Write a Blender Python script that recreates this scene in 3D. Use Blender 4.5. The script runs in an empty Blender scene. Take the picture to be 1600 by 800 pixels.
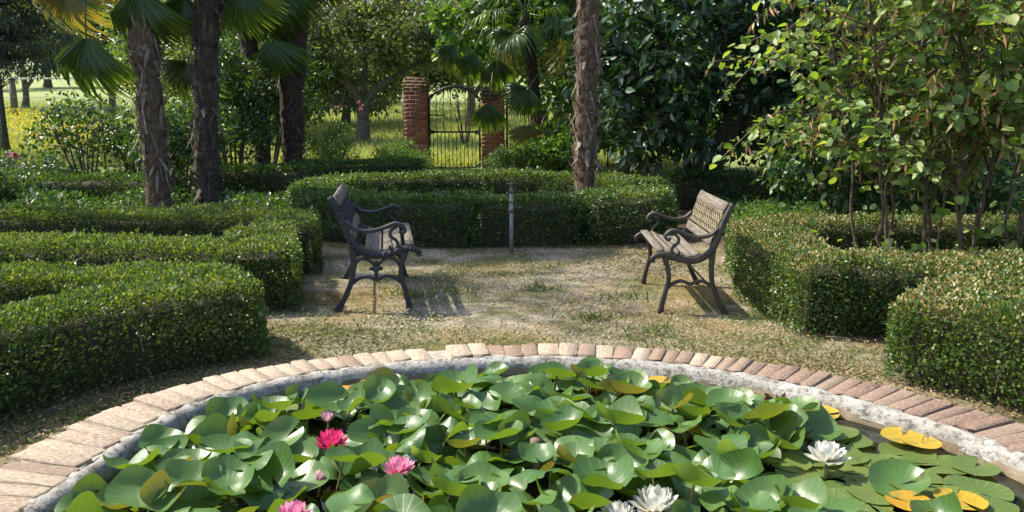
import bpy, math, random
import numpy as np
from mathutils import Vector, Matrix

# ------------------------------------------------------------------ camera, sky, sun, exposure
SC = bpy.context.scene
FPX, YH, CAM_H = 1250.0, 185.0, 1.45
PITCH = math.atan((400 - YH) / FPX)
cam_data = bpy.data.cameras.new('camera')
cam = bpy.data.objects.new('camera', cam_data)
SC.collection.objects.link(cam)
cam_data.sensor_width = 36.0
cam_data.lens = FPX / 1600 * 36.0
cam_data.clip_start, cam_data.clip_end = 0.05, 2000
cam.location = (0, 0, CAM_H)
cam.rotation_euler = (math.radians(90) - PITCH, 0, 0)
SC.camera = cam

SUN_EL, SUN_AZ = math.radians(50), math.atan2(-0.93, 0.30)      # azimuth from +Y towards +X
world = bpy.data.worlds.new('World'); SC.world = world; world.use_nodes = True
wn = world.node_tree.nodes
sky = wn.new('ShaderNodeTexSky'); sky.sky_type = 'NISHITA'; sky.sun_disc = False
sky.sun_elevation = SUN_EL; sky.sun_rotation = SUN_AZ; sky.dust_density = 2.0
world.node_tree.links.new(sky.outputs[0], wn['Background'].inputs[0])
wn['Background'].inputs[1].default_value = 0.15
sun_d = bpy.data.lights.new('sun', 'SUN'); sun_d.energy = 4.2; sun_d.angle = math.radians(1.2)
sun_d.color = (1.0, 0.93, 0.80)
sun = bpy.data.objects.new('sun', sun_d); SC.collection.objects.link(sun)
SUNV = Vector((math.cos(SUN_EL) * math.sin(SUN_AZ), math.cos(SUN_EL) * math.cos(SUN_AZ), math.sin(SUN_EL)))
sun.rotation_euler = SUNV.to_track_quat('Z', 'Y').to_euler()
sun.location = (-10, 10, 20)
vs = SC.view_settings
vs.view_transform = 'Standard'; vs.look = 'None'; vs.gamma = 1.0; vs.exposure = 1.08
SC.render.engine = 'CYCLES'
cy = SC.cycles
cy.max_bounces = 8; cy.diffuse_bounces = 4; cy.glossy_bounces = 3; cy.transmission_bounces = 6; cy.transparent_max_bounces = 8
cy.use_denoising = True

# ------------------------------------------------------------------ helpers
rng = np.random.default_rng(7)
random.seed(7)
COL = SC.collection
CP, SP = math.cos(PITCH), math.sin(PITCH)

def at(x, y, Y):
    """photo pixel + distance forward -> point"""
    u, v = (x - 800) / FPX, (400 - y) / FPX
    t = Y / (CP + SP * v)
    return np.array([u * t, Y, CAM_H + t * (-SP + CP * v)])

def on(x, y, z=0.0):
    """photo pixel on the level z"""
    u, v = (x - 800) / FPX, (400 - y) / FPX
    t = (CAM_H - z) / (SP - CP * v)
    return np.array([u * t, (CP + SP * v) * t, z])

def zg(Y):
    Y = np.asarray(Y, float)
    a = np.clip(Y - 10, 0, 16)
    return 0.0022 * a * a + np.clip(Y - 26, 0, 1e9) * 0.0704

def hsh(ix, iy, s):
    h = (ix * 374761393 + iy * 668265263 + s * 974711) & 0xffffffff
    h = ((h ^ (h >> 13)) * 1274126177) & 0xffffffff
    return ((h ^ (h >> 16)) & 0xffff) / 65535.0

def vn(x, y, s=0):
    x = np.asarray(x, float); y = np.asarray(y, float)
    ix = np.floor(x).astype(np.int64); iy = np.floor(y).astype(np.int64)
    fx = x - ix; fy = y - iy
    fx = fx * fx * (3 - 2 * fx); fy = fy * fy * (3 - 2 * fy)
    a = hsh(ix, iy, s); b = hsh(ix + 1, iy, s); c = hsh(ix, iy + 1, s); d = hsh(ix + 1, iy + 1, s)
    return (a * (1 - fx) + b * fx) * (1 - fy) + (c * (1 - fx) + d * fx) * fy

def mesh_np(name, V, F, mats, smooth=False, mi=None):
    me = bpy.data.meshes.new(name)
    V = np.ascontiguousarray(V, np.float32); 
    if isinstance(F, np.ndarray):
        n, k = F.shape
        lv = F.reshape(-1).astype(np.int32); ls = np.arange(0, n * k, k, dtype=np.int32)
    else:
        lens = np.array([len(f) for f in F], np.int32); n = len(F)
        lv = np.array([i for f in F for i in f], np.int32); ls = np.concatenate([[0], np.cumsum(lens)[:-1]]).astype(np.int32)
    me.vertices.add(len(V)); me.vertices.foreach_set('co', V.reshape(-1))
    me.loops.add(len(lv)); me.loops.foreach_set('vertex_index', lv)
    me.polygons.add(n); me.polygons.foreach_set('loop_start', ls)
    if mi is not None: me.polygons.foreach_set('material_index', np.asarray(mi, np.int32))
    if smooth: me.polygons.foreach_set('use_smooth', np.ones(n, bool))
    me.update(calc_edges=True); me.validate()
    for m in (mats if isinstance(mats, (list, tuple)) else [mats]): me.materials.append(m)
    return me

def obj(name, me, parent=None, loc=(0, 0, 0), rot=(0, 0, 0), scale=(1, 1, 1)):
    o = bpy.data.objects.new(name, me); COL.objects.link(o)
    o.location = [float(c) for c in loc]; o.rotation_euler = [float(c) for c in rot]
    o.scale = [float(c) for c in scale]
    if parent is not None: o.parent = parent
    return o

def tag(o, label, cat, group=None):
    o['label'] = label; o['category'] = cat
    if group: o['group'] = group
    return o

def thing(name, label, cat, loc=(0, 0, 0), rz=0.0, group=None):
    o = obj(name, None, None, loc, (0, 0, rz))
    o.empty_display_size = 0.1
    return tag(o, label, cat, group)

def nrm(a):
    return a / np.maximum(np.linalg.norm(a, axis=-1, keepdims=True), 1e-9)

def rnd_dir(n):
    return nrm(rng.normal(size=(n, 3)))

def scatter(T, F, P, D, N, L, W, H=None):
    """copies of a template (length axis y, width x, normal z) at P"""
    n = len(P); D = nrm(D); B = nrm(np.cross(D, N)); N2 = np.cross(B, D)
    L = np.broadcast_to(L, n)[:, None]; W = np.broadcast_to(W, n)[:, None]
    H = W if H is None else np.broadcast_to(H, n)[:, None]
    k = len(T)
    V = P[:, None, :] + T[None, :, 0:1] * (B * W)[:, None, :] + T[None, :, 1:2] * (D * L)[:, None, :] + T[None, :, 2:3] * (N2 * H)[:, None, :]
    FF = (F[None] + (np.arange(n) * k)[:, None, None]).reshape(-1, F.shape[1])
    return V.reshape(-1, 3), FF

class MB:
    """collects geometry for one mesh"""
    def __init__(s): s.V = []; s.F = []; s.n = 0; s.mi = []
    def add(s, V, F, m=0):
        V = np.asarray(V, float)
        for f in F: s.F.append([int(i) + s.n for i in f]); s.mi.append(m)
        s.V.append(V); s.n += len(V)
    def mesh(s, name, mats, smooth=False): return mesh_np(name, np.concatenate(s.V), s.F, mats, smooth, s.mi)

def tube(pts, rad, n=7, cap=True):
    pts = np.asarray(pts, float); rad = np.broadcast_to(np.asarray(rad, float), len(pts))
    T = nrm(np.gradient(pts, axis=0))
    ref = np.array([0.31, 0.17, 0.93]) if abs(T[:, 2]).mean() < 0.8 else np.array([1.0, 0.1, 0.0])
    A = nrm(np.cross(T, ref)); B = np.cross(T, A)
    a = np.linspace(0, 2 * math.pi, n, endpoint=False)
    V = pts[:, None, :] + rad[:, None, None] * (np.cos(a)[None, :, None] * A[:, None, :] + np.sin(a)[None, :, None] * B[:, None, :])
    F = []
    for i in range(len(pts) - 1):
        for j in range(n):
            k = (j + 1) % n
            F.append((i * n + j, i * n + k, (i + 1) * n + k, (i + 1) * n + j))
    if cap:
        F.append(tuple(range(n))[::-1]); F.append(tuple((len(pts) - 1) * n + j for j in range(n)))
    return V.reshape(-1, 3), F

def box(c, s, jit=0.0):
    c = np.asarray(c, float); s = np.asarray(s, float) / 2
    V = np.array([(x, y, z) for x in (-1, 1) for y in (-1, 1) for z in (-1, 1)], float) * s + c
    if jit: V = V + rng.uniform(-jit, jit, V.shape)
    F = [(0, 1, 3, 2), (4, 6, 7, 5), (0, 4, 5, 1), (2, 3, 7, 6), (0, 2, 6, 4), (1, 5, 7, 3)]
    return V, F

def crom(pts, k=6):
    """smooth curve through points"""
    p = np.asarray(pts, float); out = []
    q = np.vstack([2 * p[0] - p[1], p, 2 * p[-1] - p[-2]])
    for i in range(1, len(q) - 2):
        for t in np.linspace(0, 1, k, endpoint=False):
            out.append(0.5 * ((2 * q[i]) + (-q[i - 1] + q[i + 1]) * t + (2 * q[i - 1] - 5 * q[i] + 4 * q[i + 1] - q[i + 2]) * t ** 2 + (-q[i - 1] + 3 * q[i] - 3 * q[i + 1] + q[i + 2]) * t ** 3))
    out.append(q[-2]); return np.array(out)

# ------------------------------------------------------------------ materials
def newmat(name):
    m = bpy.data.materials.new(name); m.use_nodes = True
    nt = m.node_tree; b = nt.nodes['Principled BSDF']
    return m, nt, b

def ramp(nt, fac, stops):
    r = nt.nodes.new('ShaderNodeValToRGB'); e = r.color_ramp.elements
    while len(e) < len(stops): e.new(0.5)
    for el, (p, c) in zip(e, stops): el.position = p; el.color = (*c, 1)
    nt.links.new(fac, r.inputs[0]); return r.outputs[0]

def noise(nt, scale, detail=4, rough=0.6, coord='Object', vec=None):
    if vec is None:
        tc = nt.nodes.new('ShaderNodeTexCoord'); vec = tc.outputs[coord]
    n = nt.nodes.new('ShaderNodeTexNoise'); n.inputs['Scale'].default_value = scale
    n.inputs['Detail'].default_value = detail; n.inputs['Roughness'].default_value = rough
    nt.links.new(vec, n.inputs['Vector']); return n.outputs['Fac']

def mixc(nt, fac, a, b, mode='MIX'):
    m = nt.nodes.new('ShaderNodeMix'); m.data_type = 'RGBA'; m.blend_type = mode
    for i, s in ((0, fac), (6, a), (7, b)):
        if isinstance(s, (int, float)): m.inputs[i].default_value = s
        elif isinstance(s, tuple): m.inputs[i].default_value = (*s, 1)
        else: nt.links.new(s, m.inputs[i])
    return m.outputs[2]

def bump(nt, b, h, strength=0.5, dist=0.02):
    n = nt.nodes.new('ShaderNodeBump'); n.inputs['Strength'].default_value = strength; n.inputs['Distance'].default_value = dist
    nt.links.new(h, n.inputs['Height']); nt.links.new(n.outputs[0], b.inputs['Normal'])

def leaf_mat(name, stops, rough=0.45, trans=0.35, tcol=None, spec=0.5, patch=None, under=None):
    m, nt, b = newmat(name)
    g = nt.nodes.new('ShaderNodeNewGeometry')
    c = ramp(nt, g.outputs['Random Per Island'], stops)
    if patch:
        f = noise(nt, patch[0], 3)
        f = ramp(nt, f, [(patch[1], (0, 0, 0)), (min(patch[1] + 0.18, 1), (1, 1, 1))])
        c = mixc(nt, f, c, patch[2])
    if under: c = mixc(nt, g.outputs['Backfacing'], c, under)
    nt.links.new(c, b.inputs['Base Color'])
    b.inputs['Roughness'].default_value = rough; b.inputs['Specular IOR Level'].default_value = spec
    t = nt.nodes.new('ShaderNodeBsdfTranslucent')
    hs = nt.nodes.new('ShaderNodeMix'); hs.data_type = 'RGBA'; hs.blend_type = 'MULTIPLY'; hs.inputs[0].default_value = 1
    nt.links.new(c, hs.inputs[6]); hs.inputs[7].default_value = (*(tcol or (1.7, 1.5, 0.45)), 1)
    nt.links.new(hs.outputs[2], t.inputs[0])
    mx = nt.nodes.new('ShaderNodeMixShader'); mx.inputs[0].default_value = trans
    nt.links.new(b.outputs[0], mx.inputs[1]); nt.links.new(t.outputs[0], mx.inputs[2])
    nt.links.new(mx.outputs[0], nt.nodes['Material Output'].inputs[0])
    return m

def plain(name, stops, scale=8, rough=0.7, metal=0.0, bmp=0.0, bscale=40, detail=5, spec=0.5, bdist=0.01):
    m, nt, b = newmat(name)
    nt.links.new(ramp(nt, noise(nt, scale, detail), stops), b.inputs['Base Color'])
    b.inputs['Roughness'].default_value = rough; b.inputs['Metallic'].default_value = metal; b.inputs['Specular IOR Level'].default_value = spec
    if bmp: bump(nt, b, noise(nt, bscale, 6, 0.7), bmp, bdist)
    return m

M = {}
M['box'] = leaf_mat('box_leaf', [(0, (.028, .060, .014)), (.4, (.055, .110, .022)), (.8, (.10, .165, .034)), (1, (.20, .25, .07))], .36, .34, patch=(1.1, .60, (.10, .14, .04)))
M['box_dark'] = leaf_mat('box_leaf_deep_green', [(0, (.022, .055, .014)), (.5, (.045, .105, .024)), (1, (.11, .19, .04))], .38, .34)
M['box_dry'] = leaf_mat('clipped_dry_tip', [(0, (.26, .19, .07)), (.4, (.38, .29, .13)), (.7, (.22, .23, .07)), (1, (.16, .21, .05))], .6, .3, (1.3, 1.1, .7))
M['box_top_lit'] = leaf_mat('sunlit_top_growth', [(0, (.08, .145, .03)), (.6, (.14, .20, .045)), (1, (.24, .27, .09))], .4, .38)  # lighter growth on hedge tops, with the sunlight there put into its colour
M['bright'] = leaf_mat('bright_shrub_leaf', [(0, (.05, .11, .018)), (.6, (.08, .17, .03)), (1, (.13, .22, .05))], .45, .4)
M['core'] = plain('dark_hedge_core', [(.3, (.030, .026, .014)), (.7, (.065, .055, .03))], 14, .95, bmp=.6)  # dark twig brown for the solid core added inside the hedges
M['twig'] = plain('bare_twig', [(.3, (.09, .065, .04)), (.7, (.19, .14, .09))], 20, .9)
M['bark'] = plain('grey_bark', [(.3, (.07, .055, .04)), (.7, (.17, .14, .11))], 12, .9, bmp=.8, bscale=25, bdist=.02)
M['bark_dark'] = plain('dark_bark', [(.3, (.025, .02, .016)), (.7, (.07, .055, .04))], 12, .9, bmp=.7)
M['stem'] = plain('redbud_bark', [(.3, (.05, .036, .022)), (.7, (.14, .10, .06))], 16, .8, bmp=.5)
M['redbud'] = leaf_mat('redbud_leaf', [(0, (.085, .15, .035)), (.45, (.145, .235, .055)), (.8, (.21, .295, .075)), (1, (.32, .37, .12))], .46, .42, (1.6, 1.6, .4), .5)
M['pod'] = leaf_mat('redbud_pod', [(0, (.26, .12, .06)), (.5, (.42, .24, .12)), (1, (.36, .32, .14))], .55, .25, (1.4, 1, .6))
M['magnolia'] = leaf_mat('glossy_dark_leaf', [(0, (.016, .040, .018)), (.6, (.028, .066, .026)), (1, (.06, .11, .035))], .26, .2, (1.6, 1.7, .4), .6)
M['fig'] = leaf_mat('broad_green_leaf', [(0, (.04, .10, .018)), (.6, (.065, .15, .026)), (1, (.12, .21, .04))], .42, .42)
M['orchard'] = leaf_mat('grey_green_leaf', [(0, (.05, .085, .03)), (.6, (.085, .13, .045)), (1, (.20, .24, .10))], .45, .48, (1.6, 1.5, .5))
M['wood_leaf'] = leaf_mat('woodland_leaf', [(0, (.035, .075, .02)), (.6, (.075, .14, .032)), (1, (.15, .21, .06))], .45, .48)
M['under'] = leaf_mat('shade_shrub_leaf', [(0, (.022, .055, .014)), (.6, (.04, .10, .022)), (1, (.09, .16, .03))], .42, .36)
M['conifer'] = leaf_mat('conifer_needle', [(0, (.018, .034, .02)), (1, (.05, .075, .045))], .6, .15)
M['palm'] = leaf_mat('palm_frond', [(0, (.040, .085, .018)), (.6, (.065, .12, .025)), (1, (.10, .16, .03))], .35, .35)
M['palm_old'] = leaf_mat('yellowing_frond', [(0, (.20, .17, .035)), (.5, (.24, .21, .05)), (1, (.10, .15, .03))], .45, .4, (1.3, 1.2, .6))
M['petiole'] = plain('palm_petiole', [(.3, (.07, .10, .03)), (.7, (.12, .13, .05))], 5, .5)
M['litter'] = leaf_mat('dry_litter', [(0, (.12, .08, .035)), (.4, (.24, .17, .08)), (.8, (.33, .25, .125)), (1, (.13, .14, .055))], .8, .15, (1.1, 1, .8))
M['clip'] = leaf_mat('hedge_clippings', [(0, (.07, .075, .03)), (.5, (.16, .15, .075)), (1, (.24, .2, .11))], .8, .15, (1.1, 1, .8))
M['grass'] = leaf_mat('grass_blade', [(0, (.05, .10, .018)), (.6, (.09, .15, .03)), (1, (.19, .2, .06))], .5, .35)
M['grass_dry'] = leaf_mat('dry_grass_blade', [(0, (.2, .16, .06)), (.6, (.16, .17, .05)), (1, (.3, .24, .1))], .6, .3, (1.2, 1.1, .7))
M['meadow'] = leaf_mat('meadow_blade', [(0, (.18, .27, .08)), (.6, (.30, .37, .13)), (1, (.46, .43, .20))], .55, .4)
M['yellow'] = leaf_mat('yellow_blossom', [(0, (.62, .48, .03)), (1, (.75, .62, .06))], .6, .3, (1.2, 1.2, .5))
M['pinkfl'] = leaf_mat('rose_petal', [(0, (.30, .07, .09)), (1, (.45, .18, .2))], .6, .3, (1.2, 1, 1))

def iron_mat(name, a, c, rust):
    m, nt, b = newmat(name)
    base = ramp(nt, noise(nt, 30, 5), [(.3, a), (.7, c)])
    f = ramp(nt, noise(nt, 9, 5), [(.52, (0, 0, 0)), (.68, (1, 1, 1))])
    nt.links.new(mixc(nt, f, base, rust), b.inputs['Base Color'])
    b.inputs['Roughness'].default_value = .48; b.inputs['Metallic'].default_value = .15
    bump(nt, b, noise(nt, 120, 4), .25, .004); return m
M['iron'] = iron_mat('black_painted_iron', (.012, .013, .018), (.028, .030, .038), (.04, .038, .04))
M['iron_worn'] = iron_mat('weathered_bronze_iron', (.028, .023, .018), (.068, .055, .042), (.085, .055, .035))
M['lattice'] = iron_mat('lichen_cast_panel', (.10, .08, .04), (.22, .18, .10), (.07, .05, .03))
M['gate'] = iron_mat('gate_iron', (.010, .011, .011), (.022, .022, .021), (.05, .03, .02))
M['galv'] = iron_mat('galvanised_steel', (.16, .17, .18), (.28, .29, .30), (.13, .10, .08))
M['tap'] = iron_mat('rusty_valve', (.07, .045, .045), (.14, .09, .08), (.13, .05, .035))
M['fence'] = iron_mat('green_fence_wire', (.010, .03, .018), (.018, .045, .03), (.03, .04, .03))

def wood_mat(name, a, c, d):
    m, nt, b = newmat(name)
    tc = nt.nodes.new('ShaderNodeTexCoord'); mp = nt.nodes.new('ShaderNodeMapping')
    mp.inputs['Scale'].default_value = (60, 3.5, 60); nt.links.new(tc.outputs['Object'], mp.inputs[0])
    g = noise(nt, 1.0, 7, .7, vec=mp.outputs[0])
    col = ramp(nt, g, [(.32, a), (.52, c), (.75, d)])
    oi = nt.nodes.new('ShaderNodeObjectInfo')
    f = ramp(nt, noise(nt, 5, 4), [(.45, (0, 0, 0)), (.7, (.6, .6, .6))])
    nt.links.new(mixc(nt, f, col, (.13, .12, .07)), b.inputs['Base Color'])
    b.inputs['Roughness'].default_value = .85; bump(nt, b, g, .9, .006); return m
M['wood'] = wood_mat('grey_weathered_wood', (.045, .036, .028), (.15, .125, .10), (.27, .235, .195))

def brick_mat(name, cols, crust, lo, hi):
    m, nt, b = newmat(name)
    oi = nt.nodes.new('ShaderNodeObjectInfo')
    base = ramp(nt, oi.outputs['Random'], cols)
    tc = nt.nodes.new('ShaderNodeTexCoord'); add = nt.nodes.new('ShaderNodeVectorMath'); add.operation = 'ADD'
    mul = nt.nodes.new('ShaderNodeVectorMath'); mul.operation = 'SCALE'; mul.inputs[3].default_value = 1.0
    cmb = nt.nodes.new('ShaderNodeCombineXYZ'); k = nt.nodes.new('ShaderNodeMath'); k.operation = 'MULTIPLY'; k.inputs[1].default_value = 40
    nt.links.new(oi.outputs['Random'], k.inputs[0])
    for i in range(3): nt.links.new(k.outputs[0], cmb.inputs[i])
    nt.links.new(tc.outputs['Object'], add.inputs[0]); nt.links.new(cmb.outputs[0], add.inputs[1])
    v = add.outputs[0]
    f = ramp(nt, noise(nt, 11, 6, .65, vec=v), [(lo, (0, 0, 0)), (hi, (1, 1, 1))])
    c = mixc(nt, f, base, crust)
    f2 = ramp(nt, noise(nt, 26, 5, .7, vec=v), [(.50, (0, 0, 0)), (.66, (.85, .85, .85))])
    c = mixc(nt, f2, c, (.10, .08, .065))
    nt.links.new(c, b.inputs['Base Color']); b.inputs['Roughness'].default_value = .9; b.inputs['Specular IOR Level'].default_value = .25
    bump(nt, b, noise(nt, 70, 6, .75, vec=v), .8, .006); return m
M['brick_pale'] = brick_mat('lime_crusted_brick', [(0, (.28, .17, .11)), (.5, (.36, .255, .17)), (1, (.41, .32, .225))], (.52, .45, .35), .40, .60)
M['brick_red'] = brick_mat('worn_red_brick', [(0, (.19, .105, .075)), (.3, (.25, .155, .11)), (.7, (.28, .19, .135)), (1, (.31, .23, .16))], (.40, .33, .25), .44, .68)
M['brick_pier'] = brick_mat('pier_brick', [(0, (.17, .055, .033)), (.5, (.24, .085, .05)), (1, (.28, .12, .075))], (.20, .12, .085), .58, .85)
M['moss_tile'] = brick_mat('mossy_capping', [(0, (.15, .085, .05)), (1, (.22, .13, .075))], (.06, .065, .02), .42, .62)
M['mortar'] = plain('pale_mortar', [(.3, (.24, .20, .155)), (.7, (.42, .37, .30))], 18, .95, bmp=.8, bscale=60)
M['mortar_dark'] = plain('pier_mortar', [(.3, (.17, .11, .085)), (.7, (.28, .2, .16))], 18, .95, bmp=.6, bscale=60)

def cement_mat():
    m, nt, b = newmat('cement_lip')
    c = ramp(nt, noise(nt, 9, 6, .7), [(.3, (.17, .15, .12)), (.5, (.37, .35, .31)), (.7, (.52, .50, .46))])
    f = ramp(nt, noise(nt, 34, 5, .8), [(.50, (0, 0, 0)), (.60, (.85, .85, .85))])
    c = mixc(nt, f, c, (.085, .075, .06))
    nt.links.new(c, b.inputs['Base Color']); b.inputs['Roughness'].default_value = .95
    bump(nt, b, noise(nt, 45, 6, .8), 1.0, .012); return m
M['cement'] = cement_mat()
M['basin'] = plain('stained_basin_wall', [(.3, (.12, .09, .05)), (.55, (.23, .18, .115)), (.75, (.33, .28, .20))], 7, .9, bmp=.6, bscale=50)

def water_mat():
    m, nt, b = newmat('pond_water')
    b.inputs['Base Color'].default_value = (.012, .015, .009, 1); b.inputs['Roughness'].default_value = .03
    b.inputs['IOR'].default_value = 1.33; b.inputs['Specular IOR Level'].default_value = .6
    bump(nt, b, noise(nt, 5, 2), .05, .01); return m
M['water'] = water_mat()

def pad_mat(name, top, top2, under, under2, rough=.28, spot=None):
    m, nt, b = newmat(name)
    oi = nt.nodes.new('ShaderNodeObjectInfo'); g = nt.nodes.new('ShaderNodeNewGeometry')
    tc = nt.nodes.new('ShaderNodeTexCoord'); sep = nt.nodes.new('ShaderNodeSeparateXYZ'); nt.links.new(tc.outputs['Object'], sep.inputs[0])
    an = nt.nodes.new('ShaderNodeMath'); an.operation = 'ARCTAN2'; nt.links.new(sep.outputs[1], an.inputs[0]); nt.links.new(sep.outputs[0], an.inputs[1])
    mu = nt.nodes.new('ShaderNodeMath'); mu.operation = 'MULTIPLY'; mu.inputs[1].default_value = 18; nt.links.new(an.outputs[0], mu.inputs[0])
    cs = nt.nodes.new('ShaderNodeMath'); cs.operation = 'COSINE'; nt.links.new(mu.outputs[0], cs.inputs[0])
    vein = ramp(nt, cs.outputs[0], [(.84, (0, 0, 0)), (1, (.36, .36, .36))])
    c = ramp(nt, oi.outputs['Random'], [(0, top), (1, top2)])
    c = mixc(nt, vein, c, tuple(min(1, k * 2.0) for k in top2))
    if spot: c = mixc(nt, ramp(nt, noise(nt, 2.4, 5), [(spot[0], (0, 0, 0)), (spot[0] + .12, (1, 1, 1))]), c, spot[1])
    wv = noise(nt, 26, 3); c = mixc(nt, ramp(nt, wv, [(.35, (0, 0, 0)), (.8, (.35, .35, .35))]), c, tuple(k * 1.5 for k in top2))
    ln_ = nt.nodes.new('ShaderNodeVectorMath'); ln_.operation = 'LENGTH'; nt.links.new(tc.outputs['Object'], ln_.inputs[0])
    ad = nt.nodes.new('ShaderNodeMath'); ad.operation = 'MULTIPLY_ADD'; ad.inputs[1].default_value = .30; nt.links.new(noise(nt, 3.2, 4), ad.inputs[0]); nt.links.new(ln_.outputs['Value'], ad.inputs[2])
    c = mixc(nt, ramp(nt, ad.outputs[0], [(1.0, (0, 0, 0)), (1.0, (0, 0, 0))]) if False else ramp(nt, noise(nt, 2.2, 5, .7), [(.66, (0, 0, 0)), (.70, (.8, .8, .8))]), c, (.16, .12, .035))
    u = ramp(nt, oi.outputs['Random'], [(0, under), (.72, under), (1, under2)])
    c = mixc(nt, g.outputs['Backfacing'], c, u)
    nt.links.new(c, b.inputs['Base Color']); b.inputs['Roughness'].default_value = rough; b.inputs['Specular IOR Level'].default_value = .55
    bump(nt, b, vein, .25, .003)
    t = nt.nodes.new('ShaderNodeBsdfTranslucent'); nt.links.new(mixc(nt, 1.0, u, (1.1, 1.25, .5), 'MULTIPLY'), t.inputs[0])
    mx = nt.nodes.new('ShaderNodeMixShader'); mx.inputs[0].default_value = .24
    nt.links.new(b.outputs[0], mx.inputs[1]); nt.links.new(t.outputs[0], mx.inputs[2]); nt.links.new(mx.outputs[0], nt.nodes['Material Output'].inputs[0])
    return m
M['pad'] = pad_mat('lily_pad', (.040, .098, .024), (.075, .145, .034), (.20, .28, .035), (.34, .22, .06), .38)
M['pad_float'] = pad_mat('floating_lily_pad', (.075, .13, .030), (.13, .17, .045), (.2, .22, .04), (.3, .2, .06), .34, (.60, (.30, .25, .06)))
M['pad_yellow'] = pad_mat('yellow_lily_pad', (.42, .20, .015), (.42, .29, .03), (.4, .22, .03), (.4, .2, .03), .36, (.50, (.22, .20, .035)))
M['pad_red'] = pad_mat('withering_lily_pad', (.22, .07, .02), (.3, .11, .03), (.3, .11, .04), (.3, .1, .03), .5)
M['pad_stem'] = plain('lily_stem', [(.3, (.10, .09, .03)), (.7, (.16, .15, .05))], 10, .5)
def petal_mat(name, inner, outer, trans=.35):
    m, nt, b = newmat(name)
    tc = nt.nodes.new('ShaderNodeTexCoord'); sep = nt.nodes.new('ShaderNodeSeparateXYZ'); nt.links.new(tc.outputs['Object'], sep.inputs[0])
    c = ramp(nt, sep.outputs[1], [(.0, inner), (1, outer)])
    nt.links.new(c, b.inputs['Base Color']); b.inputs['Roughness'].default_value = .45
    t = nt.nodes.new('ShaderNodeBsdfTranslucent'); nt.links.new(c, t.inputs[0])
    mx = nt.nodes.new('ShaderNodeMixShader'); mx.inputs[0].default_value = trans
    nt.links.new(b.outputs[0], mx.inputs[1]); nt.links.new(t.outputs[0], mx.inputs[2]); nt.links.new(mx.outputs[0], nt.nodes['Material Output'].inputs[0]); return m
M['petal_deep'] = petal_mat('deep_pink_petal', (.50, .012, .10), (.72, .06, .22))
M['petal_pink'] = petal_mat('pink_petal', (.62, .07, .22), (.82, .36, .52))
M['petal_pale'] = petal_mat('pale_pink_petal', (.70, .25, .36), (.80, .55, .60))
M['petal_white'] = petal_mat('white_petal', (.70, .68, .52), (.76, .75, .71))
M['stamen'] = plain('yellow_stamen', [(.3, (.7, .42, .03)), (.7, (.8, .55, .08))], 30, .6)
M['dead'] = plain('rust_brown_leaf', [(.3, (.22, .06, .012)), (.7, (.42, .15, .03))], 25, .7)

def ground_mat():
    m, nt, b = newmat('garden_ground')
    tc = nt.nodes.new('ShaderNodeTexCoord'); V = tc.outputs['Object']
    fine = noise(nt, 55, 6, .8, vec=V); mid = noise(nt, 7, 6, .7, vec=V); big = noise(nt, 1.1, 5, .65, vec=V)
    straw = ramp(nt, fine, [(.28, (.085, .06, .028)), (.48, (.26, .19, .09)), (.6, (.37, .28, .145)), (.75, (.48, .39, .23))])
    gravel = ramp(nt, fine, [(.3, (.15, .125, .08)), (.5, (.36, .31, .225)), (.72, (.54, .48, .37))])
    moss = ramp(nt, fine, [(.3, (.05, .055, .018)), (.55, (.13, .14, .045)), (.75, (.23, .21, .08))])
    soil = ramp(nt, fine, [(.3, (.03, .022, .014)), (.6, (.075, .055, .035)), (.8, (.14, .11, .075))])
    mead = ramp(nt, mid, [(.3, (.15, .20, .06)), (.6, (.26, .30, .11)), (.8, (.38, .35, .17))])
    c = mixc(nt, ramp(nt, big, [(.42, (0, 0, 0)), (.55, (1, 1, 1))]), straw, gravel)
    c = mixc(nt, ramp(nt, noise(nt, 2.1, 6, .7, vec=V), [(.45, (0, 0, 0)), (.60, (.9, .9, .9))]), c, moss)
    sep = nt.nodes.new('ShaderNodeSeparateXYZ'); nt.links.new(V, sep.inputs[0])
    def step(o, a, b_):
        mr = nt.nodes.new('ShaderNodeMapRange'); mr.inputs[1].default_value = a; mr.inputs[2].default_value = b_
        nt.links.new(o, mr.inputs[0]); return mr.outputs[0]
    ab = nt.nodes.new('ShaderNodeMath'); ab.operation = 'ABSOLUTE'; nt.links.new(sep.outputs[0], ab.inputs[0])
    s1 = step(sep.outputs[1], 8.9, 9.6)
    c = mixc(nt, s1, c, soil)
    c = mixc(nt, step(ab.outputs[0], 2.2, 2.7), c, soil)
    c = mixc(nt, step(sep.outputs[1], 15.0, 18.5), c, mead)
    nt.links.new(c, b.inputs['Base Color']); b.inputs['Roughness'].default_value = .95; b.inputs['Specular IOR Level'].default_value = .2
    bump(nt, b, fine, .9, .02); return m
M['ground'] = ground_mat()

# ------------------------------------------------------------------ ground
gx = np.concatenate([np.linspace(-260, -14, 18), np.linspace(-13, 13, 105), np.linspace(14, 260, 18)])
gy = np.concatenate([np.linspace(-60, -2, 8), np.linspace(-1, 22, 93), np.linspace(23, 60, 30), np.linspace(65, 420, 24)])
GX, GY = np.meshgrid(gx, gy)
PC = np.array([.14, 2.18])                                        # pond centre
GZ = zg(GY) + 0.02 * (vn(GX * 1.3, GY * 1.3, 3) - .5) + .012 * (vn(GX * 4, GY * 4, 4) - .5) - .012
nx, ny = len(gx), len(gy)
I = np.arange(nx * ny).reshape(ny, nx)
GF = np.stack([I[:-1, :-1], I[:-1, 1:], I[1:, 1:], I[1:, :-1]], -1).reshape(-1, 4)
ground = obj('ground', mesh_np('ground', np.stack([GX, GY, GZ], -1).reshape(-1, 3), GF, M['ground'], True)); ground['kind'] = 'structure'

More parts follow.
